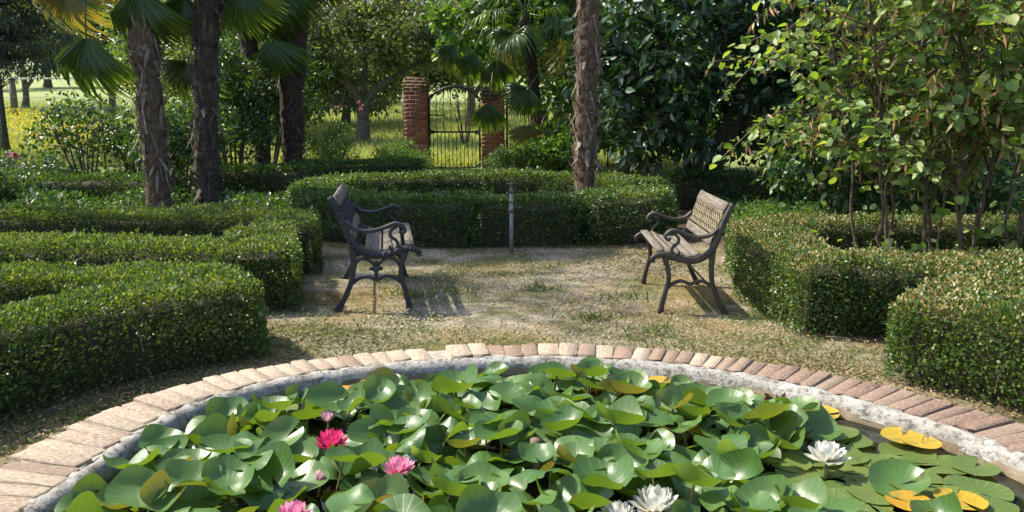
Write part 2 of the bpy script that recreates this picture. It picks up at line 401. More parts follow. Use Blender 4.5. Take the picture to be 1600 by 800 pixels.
# ------------------------------------------------------------------ pond
RT = np.array([(-60, 2.05), (-10, 2.12), (25, 2.15), (41, 2.10), (59, 2.10), (75, 2.08), (88, 2.08), (109, 2.09), (122, 2.14), (135, 2.19), (143, 2.19), (151, 2.14), (166, 2.03), (185, 2.0), (240, 2.03), (300, 2.05)])
WT = np.array([(-60, .25), (0, .27), (25, .27), (41, .25), (59, .23), (88, .20), (124, .20), (142, .25), (160, .30), (180, .30), (240, .26), (300, .25)])
def rout(a): return np.interp(np.degrees(a), RT[:, 0], RT[:, 1])
def wbr(a): return np.interp(np.degrees(a), WT[:, 0], WT[:, 1])
RIM = 0.22; WATER = 0.138
pond = thing('brick_pond', 'round garden pond edged with a ring of worn bricks and a cement lip', 'pond', (PC[0], PC[1], 0))
def ring_mesh(name, prof, mats, wob=0.0, n=220, smooth=True):
    A = np.radians(np.linspace(-60, 300, n, endpoint=False)); V = []; k = len(prof(0))
    for a in A:
        for j, (r, z) in enumerate(prof(a)):
            w = wob * (vn(math.degrees(a) * .9 + j * 7.7, j * 3.1, 9) - .5)
            V.append(((r + w) * math.cos(a), (r + w) * math.sin(a), z + w * .6))
    F = [(i * k + j, i * k + j + 1, ((i + 1) % n) * k + j + 1, ((i + 1) % n) * k + j) for i in range(n) for j in range(k - 1)]
    return mesh_np(name, np.array(V), np.array(F), mats, smooth)
obj('mortar_bed', ring_mesh('mortar_bed', lambda a: [(rout(a) - .012, -.06), (rout(a) - .014, RIM - .022), (rout(a) - .03, RIM - .005), (rout(a) - wbr(a) * .5, RIM - .0035), (rout(a) - wbr(a) + .0, RIM - .0035)], M['mortar'], .006), pond)
LIPW = 0.085
obj('cement_lip', ring_mesh('cement_lip', lambda a: [(rout(a) - wbr(a) + .01, RIM - .03), (rout(a) - wbr(a) + .004, RIM - .002), (rout(a) - wbr(a) - .016, RIM + .002), (rout(a) - wbr(a) - .034, RIM - .006), (rout(a) - wbr(a) - .052, RIM - .024), (rout(a) - wbr(a) - .060, RIM - .06)], M['cement'], .02, 420), pond)
obj('basin_wall', ring_mesh('basin_wall', lambda a: [(rout(a) - wbr(a) - .056, RIM - .045), (rout(a) - wbr(a) - .066, RIM - .08), (rout(a) - wbr(a) - .074, .02), (rout(a) - wbr(a) - .09, -.1)], M['basin'], .008, 260), pond)

def brick_mesh(name, mat, lx, ly, lz, j=.004, ch=.006):
    c = ch
    V = []; F = []
    # chamfered top: bottom ring, upper ring, inset top ring
    for (ix, z) in ((0, -lz), (0, -c), (c, 0)):
        for sx, sy in ((-1, -1), (1, -1), (1, 1), (-1, 1)):
            V.append((sx * (lx / 2 - ix), sy * (ly / 2 - ix), z))
    V = np.array(V) + rng.uniform(-j, j, (12, 3)) * np.array([1, 1, .6])
    for r in range(2):
        for k in range(4): F.append((r * 4 + k, r * 4 + (k + 1) % 4, r * 4 + 4 + (k + 1) % 4, r * 4 + 4 + k))
    F.append((8, 9, 10, 11)); F.append((3, 2, 1, 0))
    return mesh_np(name, V, F, mat)
bm_p = [brick_mesh('rim_brick', M['brick_pale'], 1, 1, .09, .0, .0) for _ in range(1)]
def unit_bricks(mat, n):
    out = []
    for _ in range(n):
        V = []; F = []
        ins = rng.uniform(.015, .05)
        for (ix, z) in ((0, -1), (0, -.05), (ins, 0)):
            for sx, sy in ((-1, -1), (1, -1), (1, 1), (-1, 1)):
                V.append((sx * (.5 - ix * .22), sy * (.5 - ix), z))
        V = np.array(V) + rng.uniform(-.04, .04, (12, 3)) * np.array([.5, 1.2, .9])
        for r in range(2):
            for k in range(4): F.append((r * 4 + k, r * 4 + (k + 1) % 4, r * 4 + 4 + (k + 1) % 4, r * 4 + 4 + k))
        F.append((8, 9, 10, 11)); F.append((3, 2, 1, 0))
        out.append(mesh_np('rim_brick', V, F, mat))
    return out
BP = unit_bricks(M['brick_pale'], 6); BR = unit_bricks(M['brick_red'], 6)
a = math.radians(-60)
while a < math.radians(300) - .01:
    deg = math.degrees(a)
    pitch = random.uniform(.066, .082) if deg < 100 else random.uniform(.070, .092)
    if 72 < deg < 112: pitch = random.uniform(.085, .115)
    r = float(rout(a)); w = float(wbr(a)); da = pitch / (r - w / 2)
    am = a + da / 2
    if not (104.4 < math.degrees(am) < 106.0):                         # the crack in the rim
        pale = 1 / (1 + math.exp(-(deg - 84) / 9)); me = random.choice(BP if random.random() < pale * .84 + .05 else BR)
        rad = r - w / 2 + random.uniform(-.010, .010) + (.02 if 106 < deg < 112 else 0)
        obj('brick', me, pond, (rad * math.cos(am), rad * math.sin(am), RIM + random.uniform(.001, .010) + (.012 if 96 < deg < 104 else 0)),
            (random.uniform(-.02, .02), random.uniform(-.02, .02), am + random.uniform(-.03, .03)),
            (w * random.uniform(.96, 1.03), pitch - random.uniform(.003, .010), .07))
    a += da
# water sheet
A = np.linspace(-math.pi / 3, 5 * math.pi / 3, 120, endpoint=False)
rw = rout(A) - wbr(A) - .066
water = obj('water', mesh_np('water', np.stack([rw * np.cos(A), rw * np.sin(A), 0 * A], -1), [list(range(120))], M['water']), None, (PC[0], PC[1], WATER)); water['kind'] = 'structure'

# ------------------------------------------------------------------ leaf templates (x width, y length, z normal)
T_BOX = np.array([(0, 0, 0), (-.5, .45, .16), (0, 1, 0), (.5, .45, .16)]); F_BOX = np.array([(0, 2, 1), (0, 3, 2)])
T_OV = np.array([(0, 0, 0), (-.36, .25, .10), (-.46, .55, .10), (0, 1, -.10), (.46, .55, .10), (.36, .25, .10), (0, .5, -.02)])
F_OV = np.array([(0, 6, 1), (1, 6, 2), (2, 6, 3), (3, 6, 4), (4, 6, 5), (5, 6, 0)])
T_BL = np.array([(-.5, 0, 0), (.5, 0, 0), (-.35, .55, .0), (.35, .55, 0), (0, 1, .0)]); T_BL[:, 2] = np.array([0, 0, .6, .6, 2.2]) * .5
F_BL = np.array([(0, 1, 3), (0, 3, 2), (2, 3, 4)])
_a = np.radians([-160, -120, -75, -30, 0, 30, 75, 120, 160])
T_RD = np.array([(0, 0, 0)] + [(.5 * math.sin(q) * (1.05), .42 + .55 * math.cos(q), .10 * abs(math.sin(q)) - .06 * math.cos(q)) for q in _a]); T_RD[5, 1] += .15; T_RD[4, 1] += .03; T_RD[6, 1] += .03; T_RD[5, 2] -= .08
F_RD = np.array([(0, i + 1, i) for i in range(1, 9)])

# ------------------------------------------------------------------ hedges
def xsec(hw, h, e=.32, k=48):
    ph = np.linspace(0, math.pi, k)
    c, s = np.cos(ph), np.sin(ph)
    return np.stack([hw * np.sign(c) * np.abs(c) ** e, h * np.abs(s) ** e], -1)

def resample(pts, step=.08):
    p = np.asarray(pts, float); d = np.concatenate([[0], np.cumsum(np.linalg.norm(np.diff(p, axis=0), axis=1))])
    s = np.linspace(0, d[-1], max(3, int(d[-1] / step)))
    return np.stack([np.interp(s, d, p[:, i]) for i in range(2)], -1)

def seg_dist(P, path):
    t0 = path[0] - path[1]; t1 = path[-1] - path[-2]; t0 = t0 / np.linalg.norm(t0); t1 = t1 / np.linalg.norm(t1)
    out = (((P - path[0]) * t0).sum(-1) > -.05) | (((P - path[-1]) * t1).sum(-1) > -.05)
    a, b = path[:-1], path[1:]; ab = b - a
    t = np.clip(((P[:, None, :] - a[None]) * ab[None]).sum(-1) / np.maximum((ab ** 2).sum(-1), 1e-9), 0, 1)
    return out * 9.0 + np.linalg.norm(P[:, None, :] - (a[None] + t[..., None] * ab[None]), axis=-1).min(1)

def hedge(label, arms, h, leaf=.026, dens=7000, mat='box', dry=0.0, top_mat='box_dry', group='clipped box hedges', name='box_hedge', bumpy=.03, twigs=60, bare=0.25):
    c0 = np.asarray(arms[0][0][0], float)
    root = thing(name, label, 'hedge', (c0[0], c0[1], float(zg(c0[1]))), 0, group)
    org = np.array([c0[0], c0[1], float(zg(c0[1]))])
    paths = [(resample(p), hw) for p, hw in arms]
    core = MB(); PP = []; NN = []; DR = []
    for ai, (p, hw) in enumerate(paths):
        T = nrm(np.gradient(p, axis=0)); S = np.stack([T[:, 1], -T[:, 0]], -1)
        xs = xsec(hw - .115, h - .10, .25, 14); k = len(xs)
        wob = 1 + .10 * (vn(p[:, 0] * 1.7, p[:, 1] * 1.7, 21)[:, None] - .5)
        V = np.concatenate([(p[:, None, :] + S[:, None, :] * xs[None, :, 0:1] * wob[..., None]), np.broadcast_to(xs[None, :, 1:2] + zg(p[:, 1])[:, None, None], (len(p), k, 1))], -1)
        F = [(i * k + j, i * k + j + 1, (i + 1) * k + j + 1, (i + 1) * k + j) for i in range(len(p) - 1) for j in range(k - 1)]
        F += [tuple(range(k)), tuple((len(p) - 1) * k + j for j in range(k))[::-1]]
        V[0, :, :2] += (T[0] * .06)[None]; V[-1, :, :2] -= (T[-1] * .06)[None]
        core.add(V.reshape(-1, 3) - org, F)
        # surface samples
        X = xsec(hw, h, .20, 200); dl = np.linalg.norm(np.diff(X, axis=0), axis=1); per = dl.sum(); cum = np.concatenate([[0], np.cumsum(dl)])
        Ln = np.linalg.norm(np.diff(p, axis=0), axis=1).sum()
        n = int(dens * per * Ln)
        s = rng.uniform(0, len(p) - 1.001, n); i = s.astype(int); f = (s - i)[:, None]
        q = rng.uniform(0, per, n); xx = np.stack([np.interp(q, cum, X[:, 0]), np.interp(q, cum, X[:, 1])], -1)
        xe = np.stack([np.interp(np.clip(q + .02, 0, per), cum, X[:, 0]), np.interp(np.clip(q + .02, 0, per), cum, X[:, 1])], -1)
        xb = np.stack([np.interp(np.clip(q - .02, 0, per), cum, X[:, 0]), np.interp(np.clip(q - .02, 0, per), cum, X[:, 1])], -1)
        tt = nrm(xe - xb); n2 = np.stack([tt[:, 1], -tt[:, 0]], -1)
        c = p[i] * (1 - f) + p[i + 1] * f; Sx = nrm(S[i] * (1 - f) + S[i + 1] * f)
        P = np.concatenate([c + Sx * xx[:, :1], xx[:, 1:2]], -1); N = np.concatenate([Sx * n2[:, :1], n2[:, 1:2]], -1)
        PP.append(P); NN.append(N); DR.append(np.full(n, ai))
        for end, sg in ((0, -1), (len(p) - 1, 1)):                       # end faces
            m = int(dens * hw * 2 * h)
            xq = np.stack([rng.uniform(-hw, hw, m), rng.uniform(0, h, m)], -1)
            ok = (np.abs(xq[:, 0] / hw) ** 6 + np.abs(xq[:, 1] / h) ** 6) < 1; xq = xq[ok]; m = len(xq)
            bul = .07 * (1 - np.maximum(np.abs(xq[:, 0] / hw), np.abs(xq[:, 1] / h)) ** 3)
            P = np.concatenate([p[end] + S[end] * xq[:, :1] + sg * T[end] * bul[:, None], xq[:, 1:2]], -1)
            N = np.broadcast_to(np.array([sg * T[end][0], sg * T[end][1], 0]), (m, 3))
            PP.append(P); NN.append(N); DR.append(np.full(m, ai))
    P = np.concatenate(PP); N = np.concatenate(NN); W = np.concatenate(DR)
    keep = np.ones(len(P), bool)
    for ai, (p, hw) in enumerate(paths):
        o = W != ai
        if o.any() and len(paths) > 1:
            keep[o] &= seg_dist(P[o][:, :2], p) > hw - .05
    low = np.clip(1 - P[:, 2] / (h * .35), 0, 1); keep &= rng.random(len(P)) > low * bare * 2
    thin = vn(P[:, 0] * 2.6 + P[:, 2] * 2.2, P[:, 1] * 2.6 - P[:, 2] * 1.7, 77)
    keep &= ~((thin > .74) & (P[:, 2] < h * .8) & (rng.random(len(P)) < .38))
    P, N = P[keep], N[keep]
    # stray shoots standing proud of the clipped top
    st = np.flatnonzero((N[:, 2] > .5) & (rng.random(len(P)) < .006)); k9 = 7
    sd = nrm(N[st] + rng.normal(0, .35, (len(st), 3))); hh = rng.uniform(.02, .075, len(st))
    SPt = np.concatenate([P[st] + sd * (hh * f_)[:, None] + rng.normal(0, .006, (len(st), 3)) for f_ in np.linspace(.1, 1, k9)]); SPN = np.tile(N[st], (k9, 1)); ns = len(SPt)
    # lumps: each leaf's depth under the surface
    g = (vn(P[:, 0] * 5 + P[:, 2] * 3.1, P[:, 1] * 5 + P[:, 2] * 4.3, 1) - .5) * 2 * bumpy + (vn(P[:, 0] * 17 + P[:, 2] * 9, P[:, 1] * 17 - P[:, 2] * 11, 2) - .5) * bumpy * 1.1
    up = N[:, 2] > .7
    dp = g * np.where(up, .6, 1) - rng.uniform(0, 1, len(P)) ** 1.5 * .06 + (rng.random(len(P)) < .03) * rng.uniform(0, .035, len(P))
    wid = 1 + .10 * (vn(P[:, 0] * 1.7, P[:, 1] * 1.7, 21) - .5)
    P = P + N * dp[:, None]; P = np.concatenate([P, SPt]); N = np.concatenate([N, SPN]); wid = 1 + .10 * (vn(P[:, 0] * 1.7, P[:, 1] * 1.7, 21) - .5); P[:, 2] = np.maximum(P[:, 2] * wid, .015) + zg(P[:, 1])
    n = len(P)
    D = nrm(N * .7 + rnd_dir(n) * .75 + np.array([0, 0, .35])); NL = nrm(N * .8 + rnd_dir(n) * .8 + np.array([-.15, 0, .5]))
    L = leaf * rng.uniform(.7, 1.3, n)
    obj('light_block_core', core.mesh('light_block_core', M['core']), root)  # solid dark body added as the twig mass to block light behind the leaves
    if dry:
        hz = (P[:, 2] - zg(P[:, 1])) / h
        prob = dry * np.clip((hz - .74) * 6, 0, 1) * np.clip((vn(P[:, 0] * 3, P[:, 1] * 3, 8) - .15) * 2.2, 0.25, 1)
        d = rng.random(n) < prob
        V, F = scatter(T_BOX, F_BOX, P[d] - org, D[d], NL[d], L[d], L[d] * .62)
        obj('top_foliage', mesh_np('top_foliage', V, F, M[top_mat]), root)
    else: d = np.zeros(n, bool)
    V, F = scatter(T_BOX, F_BOX, P[~d] - org, D[~d], NL[~d], L[~d], L[~d] * .62)
    obj('foliage', mesh_np('foliage', V, F, M[mat]), root)
    if twigs:
        tb = MB(); ii = rng.choice(n, twigs)
        for i in ii:
            q = P[i] - org; z0 = float(zg(P[i][1])) - org[2]
            if q[2] - z0 > h * .75: continue
            m = q - N[i] * .04; tb.add(*tube([m + [rng.uniform(-.08, .08), rng.uniform(-.08, .08), -rng.uniform(.05, .15)], m + N[i] * .03, q + N[i] * .015 + [rng.uniform(-.03, .03), 0, rng.uniform(.03, .1)]], [.005, .004, .002], 4, False))
        if tb.n: obj('twigs', tb.mesh('twigs', M['twig']), root)['kind'] = 'stuff'
    return root

def arc(c, r, a0, a1, n=14):
    return [(c[0] + r * math.cos(math.radians(q)), c[1] + r * math.sin(math.radians(q))) for q in np.linspace(a0, a1, n)]

# near left bed: two arms meeting at a blunt corner
hedge('dark green box hedge nearest the camera on the left, two arms meeting beside the pond', [(arc(PC, 3.30, 192, 123, 18), .27), ([(-1.85, 5.05), (-3.0, 5.2), (-4.6, 5.2), (-6.0, 5.1)], .25)], .47, .024, 9500, 'box', .45, 'box_top_lit', twigs=260)
# middle left bed
hedge('box hedge behind the left bench, long arms running out of the picture to the left', [([(-1.93, 5.95), (-2.25, 7.2)], .30), ([(-2.1, 7.35), (-2.38, 8.5)], .30), ([(-2.1, 6.3), (-3.6, 6.42), (-7.5, 6.3)], .36), ([(-2.45, 8.4), (-4.4, 8.52), (-10, 8.5)], .34)], .49, .027, 7000, 'box', .45, 'box_top_lit', twigs=160)
# ring
RC = (-.42, 11.2)
def earc(a0, a1, n=18, rx=2.30, ry=1.90): return [(RC[0] + rx * math.cos(math.radians(q)), RC[1] + ry * math.sin(math.radians(q))) for q in np.linspace(a0, a1, n)]
hedge('left sweep of the round box hedge, behind the standpipe and the left bench', [(earc(90, 270), .36), (earc(270, 298, 8), .36)], .56, .034, 4200, 'box_dark', .35, 'box_top_lit', bumpy=.035, twigs=120)
hedge('right sweep of the round box hedge, in front of the middle palm trunk', [([(.86, 9.42), (1.35, 9.62), (1.72, 10.1), (1.78, 10.7)], .36), (earc(2, 88), .34)], .57, .034, 4200, 'box_dark', .5, 'box_top_lit', bumpy=.035, twigs=60)
# right bed
hedge('box hedge with dry clipped top beside the right bench, ending in a blunt corner', [([(2.24, 5.30), (2.14, 6.2), (2.42, 7.75)], .31), ([(2.5, 7.7), (4.2, 7.75), (6.5, 7.6)], .28), ([(2.3, 5.60), (3.0, 5.45), (4.3, 5.45)], .33)], .50, .025, 8500, 'box', .55, twigs=220)
hedge('box hedge on the far right facing the pond, sunlit straw coloured top', [(arc(PC, 3.22, 47, -14, 18), .34), ([(2.75, 4.55), (3.5, 5.0), (5.2, 5.0)], .36)], .49, .024, 9500, 'box', .6, twigs=320, bare=.4)
# farther hedges
hedge('low dark hedge running from the dark palm trunks to the left gate pillar', [([(-5.3, 13.9), (-3.9, 14.0), (-3.6, 14.3)], .4), ([(-4.0, 14.6), (-2.2, 15.6), (-1.9, 15.8)], .4)], .6, .045, 2200, 'box_dark', 0, twigs=0)
hedge('low shaded hedge behind the right bench under the glossy dark tree', [([(2.7, 13.2), (4.5, 13.0), (7.0, 12.6)], .45)], .55, .045, 2000, 'box_dark', 0, twigs=0)
hedge('long low hedge at the far left behind the two palm trunks', [([(-5.6, 13.2), (-8, 13.4), (-13, 13.2)], .5)], .5, .045, 1800, 'box_dark', 0, bumpy=.08, twigs=0)

# ------------------------------------------------------------------ leafy plants and trees
def clump_leaves(C, R, n, leaf, wr, droop=.2, T=T_OV, F=F_OV, flat=.6, upn=.6):
    """leaves spread round clump centres C with radii R"""
    C = np.asarray(C); R = np.broadcast_to(R, len(C))
    idx = rng.integers(0, len(C), n)
    o = rnd_dir(n) * (rng.random(n)[:, None] ** .45); o[:, 2] *= flat
    P = C[idx] + o * R[idx][:, None]
    D = nrm(o + rnd_dir(n) * .7 + np.array([0, 0, -droop])); N = nrm(rnd_dir(n) * .75 + np.array([0, 0, upn]) + o * .3)
    L = leaf * rng.uniform(.65, 1.25, n)
    return scatter(T, F, P, D, N, L, L * wr)

def blob_points(blobs, n, shell=.5):
    out = []
    vol = np.array([np.prod(b[1]) ** (2 / 3) for b in blobs]); vol = vol / vol.sum()
    for (c, r), v in zip(blobs, vol):
        m = max(2, int(round(n * v))); d = rnd_dir(m); q = (rng.random(m) ** shell)[:, None]
        out.append(np.array(c) + d * q * np.array(r))
    return np.concatenate(out)

def tree(name, label, base, trunks, blobs, nclump, rclump, nleaf, leaf, mat, bark='bark', wr=.6, cat='tree', group=None, T=T_OV, F=F_OV, droop=.25, flat=.65, limb=.035, shell=.45, upn=.6, smear=None):
    base = np.asarray(base, float)
    root = thing(name, label, cat, base, 0, group)
    tb = MB(); nodes = []
    for pts, r0, r1 in trunks:
        q = crom(np.asarray(pts, float), 5); q = q + rng.normal(0, r0 * .10, q.shape) * np.linspace(0, 1, len(q))[:, None]
        tb.add(*tube(q, np.linspace(r0, r1, len(q)) * (1 + .35 * np.exp(-np.arange(len(q)) * .9)), 9)); nodes.append(q[len(q) // 3:])
    nodes = np.concatenate(nodes)
    C = blob_points(blobs, nclump, shell)
    for c in C:
        d = np.linalg.norm(nodes - c, axis=1) + np.clip(nodes[:, 2] - c[2] + .1, 0, 9) * .8; s = nodes[d.argmin()]
        mid = (s + c) / 2 + np.array([0, 0, .08 * np.linalg.norm(c - s)]) + rng.normal(0, .05, 3) * np.linalg.norm(c - s)
        tb.add(*tube(crom([s, mid, c], 3), np.linspace(limb, limb * .22, 7), 5, False))
    obj('trunk', tb.mesh('trunk', M[bark], True), root)
    V, Fc = clump_leaves(C, rclump * rng.uniform(.7, 1.3, len(C)), nleaf, leaf, wr, droop, T, F, flat, upn)
    obj('crown', mesh_np('crown', V, Fc, M[mat]), root)
    return root

# --- palms (fan palms with fibrous trunks)
def fan_mesh(name, mat, nseg=34, spread=155, L=.62, droop=.25, fold=.35):
    mb = MB()
    for i in range(nseg):
        q = math.radians(-spread + 2 * spread * i / (nseg - 1)) + rng.normal(0, .012)
        l = L * (.78 + .22 * math.cos(q * .62)) * rng.uniform(.92, 1.05); w = L * .042
        d = np.array([math.sin(q), math.cos(q), 0]); s = np.array([math.cos(q), -math.sin(q), 0]); up = np.array([0, 0, 1.0])
        hang = droop * rng.uniform(.6, 1.4)
        zs = [0, .03 * L, -.02 * L, -hang * L * .32, -hang * L * .9]; fs = [.06, .35, .62, .84, 1.0]; ws = [.35, 1.0, .9, .55, .04]
        V = []
        for z, f, ww in zip(zs, fs, ws):
            c = d * l * f * (1 - .12 * f * f * hang) + up * (z + fold * L * .28 * (abs(math.sin(q)) ** 2) * f)
            V += [c - s * w * ww + up * w * .35 * ww, c - up * w * .25 * ww, c + s * w * ww + up * w * .35 * ww]
        F = []
        for r in range(4):
            for k in range(2): F.append((r * 3 + k, r * 3 + k + 1, r * 3 + k + 4, r * 3 + k + 3))
        mb.add(V, F)
    mb.add(*tube([(0, -.55 * L / .62, -.02), (0, -.25 * L / .62, .01), (0, .04, .01)], [.014, .011, .009], 5), m=1)
    return mb.mesh(name, [mat, M['petiole']])
FAN = [fan_mesh('fan_leaf', M['palm'], 36, 120, .62, .5, .6), fan_mesh('fan_leaf', M['palm'], 34, 100, .68, .8, .9), fan_mesh('fan_leaf', M['palm'], 30, 78, .66, 1.1, 1.1)]
FANH = [fan_mesh('fan_leaf', M['palm'], 30, 58, .72, .5, .5), fan_mesh('fan_leaf', M['palm'], 32, 70, .70, .8, .7), fan_mesh('fan_leaf', M['palm'], 26, 48, .74, .9, .9)]
FANY = [fan_mesh('old_fan_leaf', M['palm_old'], 32, 80, .6, 1.2, .9), fan_mesh('old_fan_leaf', M['palm_old'], 30, 95, .58, .9, .6)]

def fibre_mat(name, dark, mid, pale):
    m, nt, b = newmat(name)
    tc = nt.nodes.new('ShaderNodeTexCoord'); mp = nt.nodes.new('ShaderNodeMapping'); mp.inputs['Scale'].default_value = (24, 24, 9)
    nt.links.new(tc.outputs['Object'], mp.inputs[0]); g = noise(nt, 1, 8, .75, vec=mp.outputs[0])
    nt.links.new(ramp(nt, g, [(.3, dark), (.52, mid), (.72, pale)]), b.inputs['Base Color']); b.inputs['Roughness'].default_value = .95
    bump(nt, b, g, 1.0, .03); return m
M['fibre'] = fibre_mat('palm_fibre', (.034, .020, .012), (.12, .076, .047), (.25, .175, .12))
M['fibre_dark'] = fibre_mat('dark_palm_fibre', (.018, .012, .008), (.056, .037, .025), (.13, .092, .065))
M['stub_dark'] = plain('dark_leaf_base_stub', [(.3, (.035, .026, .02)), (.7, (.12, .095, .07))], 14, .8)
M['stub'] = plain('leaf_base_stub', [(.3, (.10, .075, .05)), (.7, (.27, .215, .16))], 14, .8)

def aim(dirv, upv):
    y = Vector(dirv).normalized(); z = Vector(upv); x = y.cross(z).normalized(); z = x.cross(y)
    return Matrix((x, y, z)).transposed().to_euler()

def palm(label, pts, r0, r1, leaves=24, dark=False, old=4, hang=(), stubs=150, group='fan palms', spread=1.0):
    base = np.asarray(pts[0], float); root = thing('fan_palm', label, 'palm tree', base, 0, group)
    q = crom(np.asarray(pts, float) - base, 14); n = len(q); t = np.linspace(0, 1, n)
    R = (r0 + (r1 - r0) * t) * (1 + .10 * (vn(t * n * .55, t * 0, 5) - .5) * 2)
    V, F = tube(crom(q, 3), np.interp(np.linspace(0, 1, len(crom(q, 3))), t, R) * rng.uniform(.93, 1.07, len(crom(q, 3))), 26); V = V + rng.normal(0, r0 * .07, V.shape)
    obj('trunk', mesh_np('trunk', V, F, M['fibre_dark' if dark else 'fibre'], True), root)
    sb = MB()
    for k in range(stubs):                                              # ragged fibre and leaf-base flaps
        i = rng.uniform(0, n - 1.01); c = q[int(i)] * (1 - i % 1) + q[int(i) + 1] * (i % 1); r = np.interp(i, range(n), R)
        a = rng.uniform(0, 6.283); o = np.array([math.cos(a), math.sin(a), 0]); s = np.array([-math.sin(a), math.cos(a), 0])
        ln = rng.uniform(.10, .34); w = rng.uniform(.010, .036); up = rng.choice([1, 1, -1]); cur = rng.uniform(.02, .11); lean = rng.uniform(-.5, .5)
        p0 = c + o * r * .93; p1 = p0 + np.array([0, 0, up * ln * .55]) + o * cur * .5 + s * lean * ln * .5; p2 = p0 + np.array([0, 0, up * ln]) + o * cur * 1.3 + s * lean * ln
        sb.add([p0 - s * w, p0 + s * w, p1 - s * w * .9, p1 + s * w * .9, p2 - s * w * .25, p2 + s * w * .25, p0 + o * .012, p1 + o * .012], [(0, 6, 7, 2), (6, 1, 3, 7), (2, 7, 4), (7, 3, 5), (7, 5, 4)])
    for k in range(stubs * 5):                                          # loose hairs
        i = rng.uniform(0, n - 1.01); c = q[int(i)]; r = np.interp(i, range(n), R); a = rng.uniform(0, 6.283)
        o = np.array([math.cos(a), math.sin(a), 0]); p0 = c + o * r * .97 + [0, 0, rng.uniform(-.03, .03)]
        p1 = p0 + o * rng.uniform(.02, .07) + rng.normal(0, .02, 3); p2 = p1 + o * rng.uniform(0, .05) + rng.normal(0, .03, 3) + [0, 0, -.02]
        sb.add([p0, p0 + [0, 0, .006], p1, p1 + [0, 0, .005], p2], [(0, 1, 3, 2), (2, 3, 4)])
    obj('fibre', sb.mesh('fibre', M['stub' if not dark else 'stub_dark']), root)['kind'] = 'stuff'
    top = q[-1]
    for k in range(leaves):
        a = k * 2.39996 + rng.uniform(-.2, .2); el = math.radians(75 - 120 * (k / leaves) ** .9)
        d = np.array([math.cos(a) * math.cos(el), math.sin(a) * math.cos(el), math.sin(el)])
        ln = rng.uniform(.9, 1.15) * spread; c = top + d * .55 * ln + [0, 0, -.25 * (k / leaves)]
        dd = d + np.array([0, 0, -.25 - .5 * k / leaves])
        me = random.choice(FAN if k < leaves - old else FANY)
        obj('leaf', me, root, c, aim(dd, (0, 0, 1.0) if abs(dd[2]) < .85 * np.linalg.norm(dd) else (-d[0], -d[1], .4)), (ln,) * 3)
    for (p, d, sc, kind) in hang:
        me = (FANH + FANY)[kind]
        p = np.asarray(p, float) - base
        rr = obj('leaf', me, root, p, aim(d, (0, -1, .25)), (sc,) * 3)
    return root

palm('fan palm with shaggy brown trunk, left of the pair by the left hedge', [(-4.42, 10.0, 0), (-4.44, 10.0, 1.5), (-4.51, 10.05, 3.0), (-4.55, 10.1, 4.3)], .132, .168, 26, hang=[
    (at(135, 55, 9.7), (.0, -.1, -1), 1.1, 2), (at(105, -20, 9.8), (-.1, 0, -1), 1.1, 3), (at(215, -20, 9.9), (.1, 0, -1), 1.1, 2)], stubs=170)
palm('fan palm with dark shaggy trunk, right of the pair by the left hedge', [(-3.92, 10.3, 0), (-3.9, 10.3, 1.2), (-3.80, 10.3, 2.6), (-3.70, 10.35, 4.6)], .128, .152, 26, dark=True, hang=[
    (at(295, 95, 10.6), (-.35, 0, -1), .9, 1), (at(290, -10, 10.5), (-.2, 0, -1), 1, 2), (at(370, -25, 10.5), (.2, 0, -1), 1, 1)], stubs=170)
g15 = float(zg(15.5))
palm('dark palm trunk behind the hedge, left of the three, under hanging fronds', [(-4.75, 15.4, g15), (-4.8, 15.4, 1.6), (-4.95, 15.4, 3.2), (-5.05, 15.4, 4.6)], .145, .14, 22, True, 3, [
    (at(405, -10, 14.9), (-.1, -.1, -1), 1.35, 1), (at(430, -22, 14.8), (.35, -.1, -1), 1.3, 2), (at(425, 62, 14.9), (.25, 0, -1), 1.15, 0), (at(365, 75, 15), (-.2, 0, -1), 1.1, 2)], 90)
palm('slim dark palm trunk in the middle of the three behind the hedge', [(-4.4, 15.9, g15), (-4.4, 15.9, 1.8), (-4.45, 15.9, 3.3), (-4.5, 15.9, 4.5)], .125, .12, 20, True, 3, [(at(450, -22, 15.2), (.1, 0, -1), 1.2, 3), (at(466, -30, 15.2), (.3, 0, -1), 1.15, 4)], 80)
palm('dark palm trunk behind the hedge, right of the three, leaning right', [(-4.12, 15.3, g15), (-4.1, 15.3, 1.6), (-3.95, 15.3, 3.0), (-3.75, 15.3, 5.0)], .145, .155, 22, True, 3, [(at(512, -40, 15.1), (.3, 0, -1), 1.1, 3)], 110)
palm('tall bare palm trunk standing inside the round hedge', [(.97, 10.75, 0), (.98, 10.75, 1.5), (1.0, 10.75, 3.2), (1.0, 10.75, 5.9)], .130, .142, 26, hang=(), stubs=210)
palm('small fan palm drooping over the right gate pillar', [(.55, 17.6, float(zg(17.6))), (.5, 17.6, 1.8), (.3, 17.6, 3.5)], .12, .11, 10, True, 2, [
    (at(826, 138, 16.9), (-.55, -.2, -.8), 1.0, 1), (at(765, 160, 17), (-.1, -.1, -1), .95, 2), (at(742, 82, 17.2), (-.35, 0, -1), 1.0, 2), (at(712, 70, 17.2), (-.6, 0, -.9), .9, 2), (at(775, 92, 17.2), (.1, 0, -1), 1.0, 2), (at(822, 195, 17), (.2, 0, -1), 1, 3)], 60, spread=1.1)

